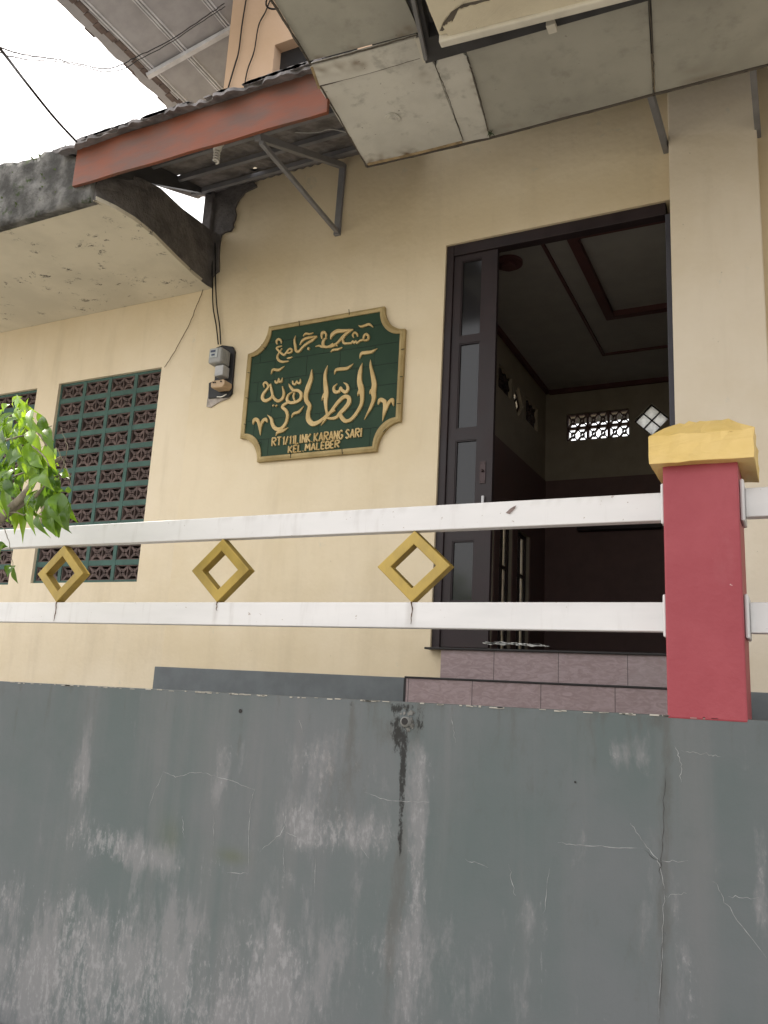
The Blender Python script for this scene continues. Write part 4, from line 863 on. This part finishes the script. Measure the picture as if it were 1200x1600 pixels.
def text(txt, p0, p1, h0, h1, lw):
    let = MB(); tot = sum(WD[c]+.24 for c in txt)-.24; u = 0
    for c in txt:
        for line in GL[c]:
            pts = []
            for (x, y) in line:
                t = (u+x)/tot; bx_, by_ = p0[0]+(p1[0]-p0[0])*t, p0[1]+(p1[1]-p0[1])*t; h = h0+(h1-h0)*t
                pts.append(atY(360+(bx_+.06*h*y)/4, 460+(by_-y*h)/4, 4.97))
            stroke(let, pts, [lw]*len(line), h=.008, k=5 if len(line) > 3 else 1)
        u += WD[c]+.24
    return let
text('RT1/11LINK.KARANG SARI', (260,948), (820,890), 50, 54, .0058).build('lettering', m_gilt, sg)
text('KEL.MALEBER', (363,991), (678,955), 42, 44, .0058).build('lettering', m_gilt, sg)
# ================================================================== electricity meter
mt_ = thing('electricity_meter', (-4.1, 4.95, 2.2), 'grey electricity meter with fuse holder on a dark wall board', 'electricity meter')
def my(x, y, d=4.99): return atY(x, y, d)
bd = MB(); bd.prism([my(x,y,4.998) for x,y in ((340,545),(350,541),(366,543),(369,550),(364,616),(359,622),(328,624),(329,600),(338,596))], (0,-.025,0)); bd.build('backboard', m_meterdark, mt_, .004)
pb_ = MB(); pb_.prism([my(x,y,4.998) for x,y in ((327,612),(362,610),(360,622),(345,628),(330,637),(324,636))], (0,-.012,0)); pb_.build('plaster_remnant', basic('grey_plaster_remnant', (.36,.32,.29), .95, .3, 20), mt_)
q = my(340,556,4.84); bx_ = MB(); q.x -= .035; q.z += .012; bx_.box(q.x-.062,q.x+.062,4.845,4.97,q.z-.062,q.z+.066); bo = bx_.build('meter_body', m_meterbody, mt_, .014, 3)
fc = MB(); fc.box(q.x-.045,q.x+.03,4.839,4.8448,q.z-.02,q.z+.055); fc.build('display_window', basic('clear_meter_window', (.36,.38,.38), .15), bo, .002)
fc = MB(); fc.box(q.x-.035,q.x+.01,4.8362,4.8388,q.z+.025,q.z+.042); fc.box(q.x-.025,q.x+.005,4.8362,4.8388,q.z-.004,q.z+.010); fc.build('display', basic('meter_display_dark', (.04,.05,.09), .3), bo)
fn = MB()
for k in range(5): fn.box(q.x+.0622,q.x+.0655,4.86+k*.02,4.868+k*.02,q.z-.06,q.z+.05)
fn.build('vent_rib', m_meterbody, bo)
q2 = my(341,579,4.88); bx_ = MB(); bx_.box(q2.x-.042,q2.x+.042,4.885,4.97,q2.z-.04,q2.z+.05); bx_.build('terminal_cover', basic('pale_grey_terminal_cover', (.40,.40,.40), .3), mt_, .008)
q3 = my(341,600,4.88); fz = MB(); prof = [(-.065,-.018),(-.055,-.030),(.05,-.034),(.068,-.01),(.066,.022),(.05,.032),(-.06,.03),(-.068,.012)]
fz.prism([(q3.x+a_,4.87,q3.z+b_) for a_, b_ in prof], (0,.10,0)); fo_ = fz.build('fuse_holder', m_ceramic, mt_, .008, 3)
for dx in (-.04,-.022,.035):
    sw = MB(); sw.tube([(q3.x+dx,4.872,q3.z+.012),(q3.x+dx,4.862,q3.z+.012)], .006, 10)
    sw.build('screw', m_black, fo_)
cl = MB(); L = smooth_line([my(339,620,4.965), my(346,620,4.955), my(354,616,4.965)], 6); cl.tube(L, .0045, 6); cl.build('wire_tail', m_bulb, mt_)
# ================================================================== cables
def cable(name, pts, r, mat, label, cat='cable', k=8, jit=0, group=None):
    L = smooth_line(pts, k); L = [p+Vector((random.gauss(0,jit),random.gauss(0,jit),random.gauss(0,jit))) for p in L] if jit else L
    mb = MB(); mb.tube(L, r, 6); return tag(mb.build(name, mat), label, cat, group)
cable('power_cable', [atY(x,y,4.975) for x,y in ((331,380),(332,445),(333,480),(338,510),(341,538))], .0055, m_cable, 'left one of two black cables running down into the grey meter', group='black cables to the meter')
cable('power_cable', [atY(x,y,4.970) for x,y in ((336,380),(337,445),(339,480),(343,508),(345,538))], .0055, m_cable, 'right one of two black cables running down into the grey meter', group='black cables to the meter')
cable('thin_cord', [atY(x,y,4.985) for x,y in ((318,450),(306,482),(291,516),(271,552),(257,574))], .003, m_cord, 'thin brown cord slanting to the breeze block window corner', 'cord', jit=.0015)
p_end = atY(120,222,3.5)
cable('overhead_cable', [atY(-60,5,2.0), atY(0,76,2.3), atY(40,128,2.8), atY(85,184,3.2), p_end], .008, m_cable, 'thick overhead cable dropping to the lean-to roof corner')
wv_ = []
for x, y, d in ((-60,50,2.3),(0,74,2.5),(40,86,2.9),(80,92,3.4),(120,99,3.8),(160,107,4.0),(190,101,4.1),(215,88,4.2),(260,66,4.4),(330,20,4.7),(350,5,4.8)): wv_.append(atY(x, y, d))
cable('overhead_wire', wv_, .0042, m_cable, 'upper strand of thin sagging wires crossing the white sky', jit=.002, group='thin wires across the sky')
cable('overhead_wire', [p+Vector((0,.02,-.012-.012*math.sin(i*1.3))) for i, p in enumerate(wv_)], .0035, m_cable, 'lower strand of thin sagging wires crossing the white sky', jit=.002, group='thin wires across the sky')
cable('wall_cable', [atY(x,y,4.97) for x,y in ((386,-10),(378,40),(373,80),(366,105),(356,140),(352,165))], .007, m_cable, 'black cable down the left edge of the peach upper wall')
cable('wall_cable', [atY(x,y,4.97) for x,y in ((424,-5),(415,18),(404,40),(397,80),(386,112),(380,150))], .006, m_cable, 'black cable beside the upper dark window')
cable('wall_cable', [atZ(x,y,3.46) for x,y in ((418,-8),(416,8),(426,14),(445,10),(470,-2))], .005, m_cable, 'short loop of cable at top edge of the canopy')
cable('wall_cable', [atY(x,y,4.3) for x,y in ((440,203),(465,207),(495,207),(515,202),(538,206),(552,212))], .004, basic('white_cable', (.45,.45,.44), .6), 'thin white cable under the lean-to roof beside the bracket')
# light bulb under the lean-to
bl_ = thing('light_bulb', tuple(atY(341,228,3.85)), 'unlit white spiral light bulb hanging under the lean-to roof', 'light bulb')
q = atY(340,229,3.85); b = MB(); b.tube([q+Vector((0,0,.05)), q+Vector((0,0,.045)), q+Vector((0,0,.0)), q+Vector((0,0,-.03))], [.05,.05,.030,.026], 16); b.build('socket', m_bulb, bl_)
b = MB(); L = [q+Vector((.017*math.cos(t*.5), .017*math.sin(t*.5), -.03-.0016*t)) for t in range(0,56)]; b.tube(L, .0075, 6); b.build('spiral_tube', m_bulb, bl_)
b = MB(); b.box(q.x-.3,q.x+.5,q.y-.02,q.y+.02,q.z+.05,q.z+.075); b.build('lamp_batten', m_steel, bl_)
# ================================================================== tree at the left
TY = 2.42
tree = thing('garden_tree', (-3.75, TY, -1.65), 'leafy branch of a small tree, glossy bright green leaves in front of the railing', 'tree')
tk = MB(); tk.tube(smooth_line([(-3.75,TY,-1.68),(-3.72,TY,-1.0),(-3.80,TY+.03,-.3),(-3.70,TY,.2),(-3.62,TY,.42)], 6), [.055-.0012*i for i in range(25)], 10)
tk.build('trunk', m_bark, tree)
br = MB()
def limb(pts, r0, r1, d=TY, dd=None):
    L = smooth_line([atY(x, y, d+(dd[i] if dd else 0)) for i, (x, y) in enumerate(pts)], 6); n = len(L)
    L = [p+Vector((random.gauss(0,.002),random.gauss(0,.002),random.gauss(0,.002))) for p in L]
    br.tube(L, [r0+(r1-r0)*i/(n-1) for i in range(n)], 7)
LA = smooth_line([Vector((-3.62,TY,.42))]+[atY(x,y,TY) for x,y in ((-70,868),(-20,830),(10,800),(40,770),(62,740),(95,715))], 6); br.tube(LA, [.030-.0006*i for i in range(len(LA))], 8)
limb([(-60,850),(-10,820),(30,790),(60,770),(75,755)], .018, .006, TY+.03); limb([(62,742),(80,715),(70,690),(52,665),(40,640),(25,620)], .007, .003); limb([(75,755),(95,735),(105,700),(95,668)], .003, .0012)
limb([(0,805),(20,800),(40,805)], .004, .002); limb([(-10,822),(5,825),(15,850),(20,885)], .0025, .0012, TY-.03); limb([(88,700),(100,722),(108,742),(110,762)], .0025, .0012, TY-.05); limb([(20,745),(60,730),(90,725)], .004, .002)
limb([(50,695),(70,715),(78,730)], .004, .002, TY-.1); limb([(-60,700),(0,690),(40,680),(80,665)], .007, .002)
limb([(-120,800),(-60,740),(-20,690),(0,650)], .012, .004)
br.build('branch', m_bark, tree)
random.seed(5)
cw = MB(); tones = []
def leaf(b, t, w, tone, curl=.25, twist=0.):
    b, t = Vector(b), Vector(t); ax = t-b; L = ax.length; ax.normalize()
    view = Vector((math.sin(twist), -math.cos(twist), random.uniform(-.3,.5))); sx = ax.cross(view).normalized(); nn_ = sx.cross(ax).normalized()
    prof = [0.04,.50,.86,1.,.98,.84,.56,.22,.01]; vs = []; n = len(prof)
    for i, p in enumerate(prof):
        s_ = i/(n-1); c = b+ax*(L*s_)+nn_*(math.sin(s_*math.pi)*L*curl*.5)-nn_*(s_**2*L*curl*.3); hw = p*w/2
        for k in (-1,-.5,0,.5,1): vs.append(c+sx*hw*k+nn_*(abs(k)*hw*.38)+nn_*math.sin(s_*14+k)*hw*.05)
    fs = [(5*i+k, 5*i+k+1, 5*(i+1)+k+1, 5*(i+1)+k) for i in range(n-1) for k in range(4)]
    cw.add(vs, fs, 0, True); tones.extend([max(0, min(1, tone+random.uniform(-.05,.05)))]*len(vs))
# leaves read off the photo: base, tip, width (px), tone
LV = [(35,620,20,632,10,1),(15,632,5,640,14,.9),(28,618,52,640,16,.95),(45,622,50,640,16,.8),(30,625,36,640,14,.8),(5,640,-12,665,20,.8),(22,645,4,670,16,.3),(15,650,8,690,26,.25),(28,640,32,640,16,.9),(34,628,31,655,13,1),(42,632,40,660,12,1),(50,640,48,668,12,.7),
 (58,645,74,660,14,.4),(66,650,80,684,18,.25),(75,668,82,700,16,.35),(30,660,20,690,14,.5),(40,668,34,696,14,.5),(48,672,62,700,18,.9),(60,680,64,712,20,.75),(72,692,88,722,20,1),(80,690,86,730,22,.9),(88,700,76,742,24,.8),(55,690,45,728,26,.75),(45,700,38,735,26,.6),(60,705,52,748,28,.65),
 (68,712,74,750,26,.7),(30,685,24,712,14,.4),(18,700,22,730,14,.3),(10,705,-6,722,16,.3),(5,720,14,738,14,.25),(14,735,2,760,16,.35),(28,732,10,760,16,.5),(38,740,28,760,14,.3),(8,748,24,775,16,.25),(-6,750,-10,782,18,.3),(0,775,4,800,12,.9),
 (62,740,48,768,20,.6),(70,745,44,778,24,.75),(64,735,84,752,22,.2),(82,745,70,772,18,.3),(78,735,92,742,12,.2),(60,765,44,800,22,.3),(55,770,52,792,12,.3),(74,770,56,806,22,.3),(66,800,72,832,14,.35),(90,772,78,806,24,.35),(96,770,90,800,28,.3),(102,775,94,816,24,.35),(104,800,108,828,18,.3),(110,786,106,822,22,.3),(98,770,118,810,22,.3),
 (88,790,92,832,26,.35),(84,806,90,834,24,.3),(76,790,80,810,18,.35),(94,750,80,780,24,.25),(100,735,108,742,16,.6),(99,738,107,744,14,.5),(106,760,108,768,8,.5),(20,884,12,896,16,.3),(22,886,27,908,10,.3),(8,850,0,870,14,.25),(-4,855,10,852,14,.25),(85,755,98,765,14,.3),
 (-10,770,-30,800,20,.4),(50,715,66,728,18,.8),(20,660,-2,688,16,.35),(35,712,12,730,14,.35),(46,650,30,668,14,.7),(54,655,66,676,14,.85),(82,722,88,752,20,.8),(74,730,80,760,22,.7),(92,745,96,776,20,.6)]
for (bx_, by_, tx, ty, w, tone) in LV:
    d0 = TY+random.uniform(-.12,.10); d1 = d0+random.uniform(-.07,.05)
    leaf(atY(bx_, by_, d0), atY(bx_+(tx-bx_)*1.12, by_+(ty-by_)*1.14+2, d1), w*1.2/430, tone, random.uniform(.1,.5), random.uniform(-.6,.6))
for _ in range(85):
    x = random.uniform(-25,95); y = random.uniform(640,800)
    if (x-20)*.5+640 > y+60 or x > 30+(y-620)*.55: continue
    d0 = TY+random.uniform(-.02,.22); l = random.uniform(34,52); a = random.uniform(-.7,.7)
    leaf(atY(x, y, d0), atY(x+l*math.sin(a), y+l*math.cos(a), d0+random.uniform(-.08,.08)), random.uniform(16,25)/430, random.choice((.2,.35,.6,.85)), random.uniform(.1,.5), random.uniform(-.9,.9))
for _ in range(260):   # the rest of the crown, beyond the left edge of the picture
    p = Vector((-3.95+random.gauss(0,.28), TY+random.gauss(0,.22), 1.15+random.gauss(0,.32)))
    if p.x > -3.75: continue
    d = Vector((random.uniform(-.6,.6), random.uniform(-.6,.6), -random.uniform(.4,1))).normalized()*random.uniform(.07,.11)
    leaf(p, p+d, random.uniform(.03,.05), random.random(), .3, random.uniform(-2,2))
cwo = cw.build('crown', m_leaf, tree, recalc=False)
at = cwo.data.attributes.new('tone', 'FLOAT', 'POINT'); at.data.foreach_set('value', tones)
for o in bpy.data.objects:
    if '_o' in o: del o['_o']
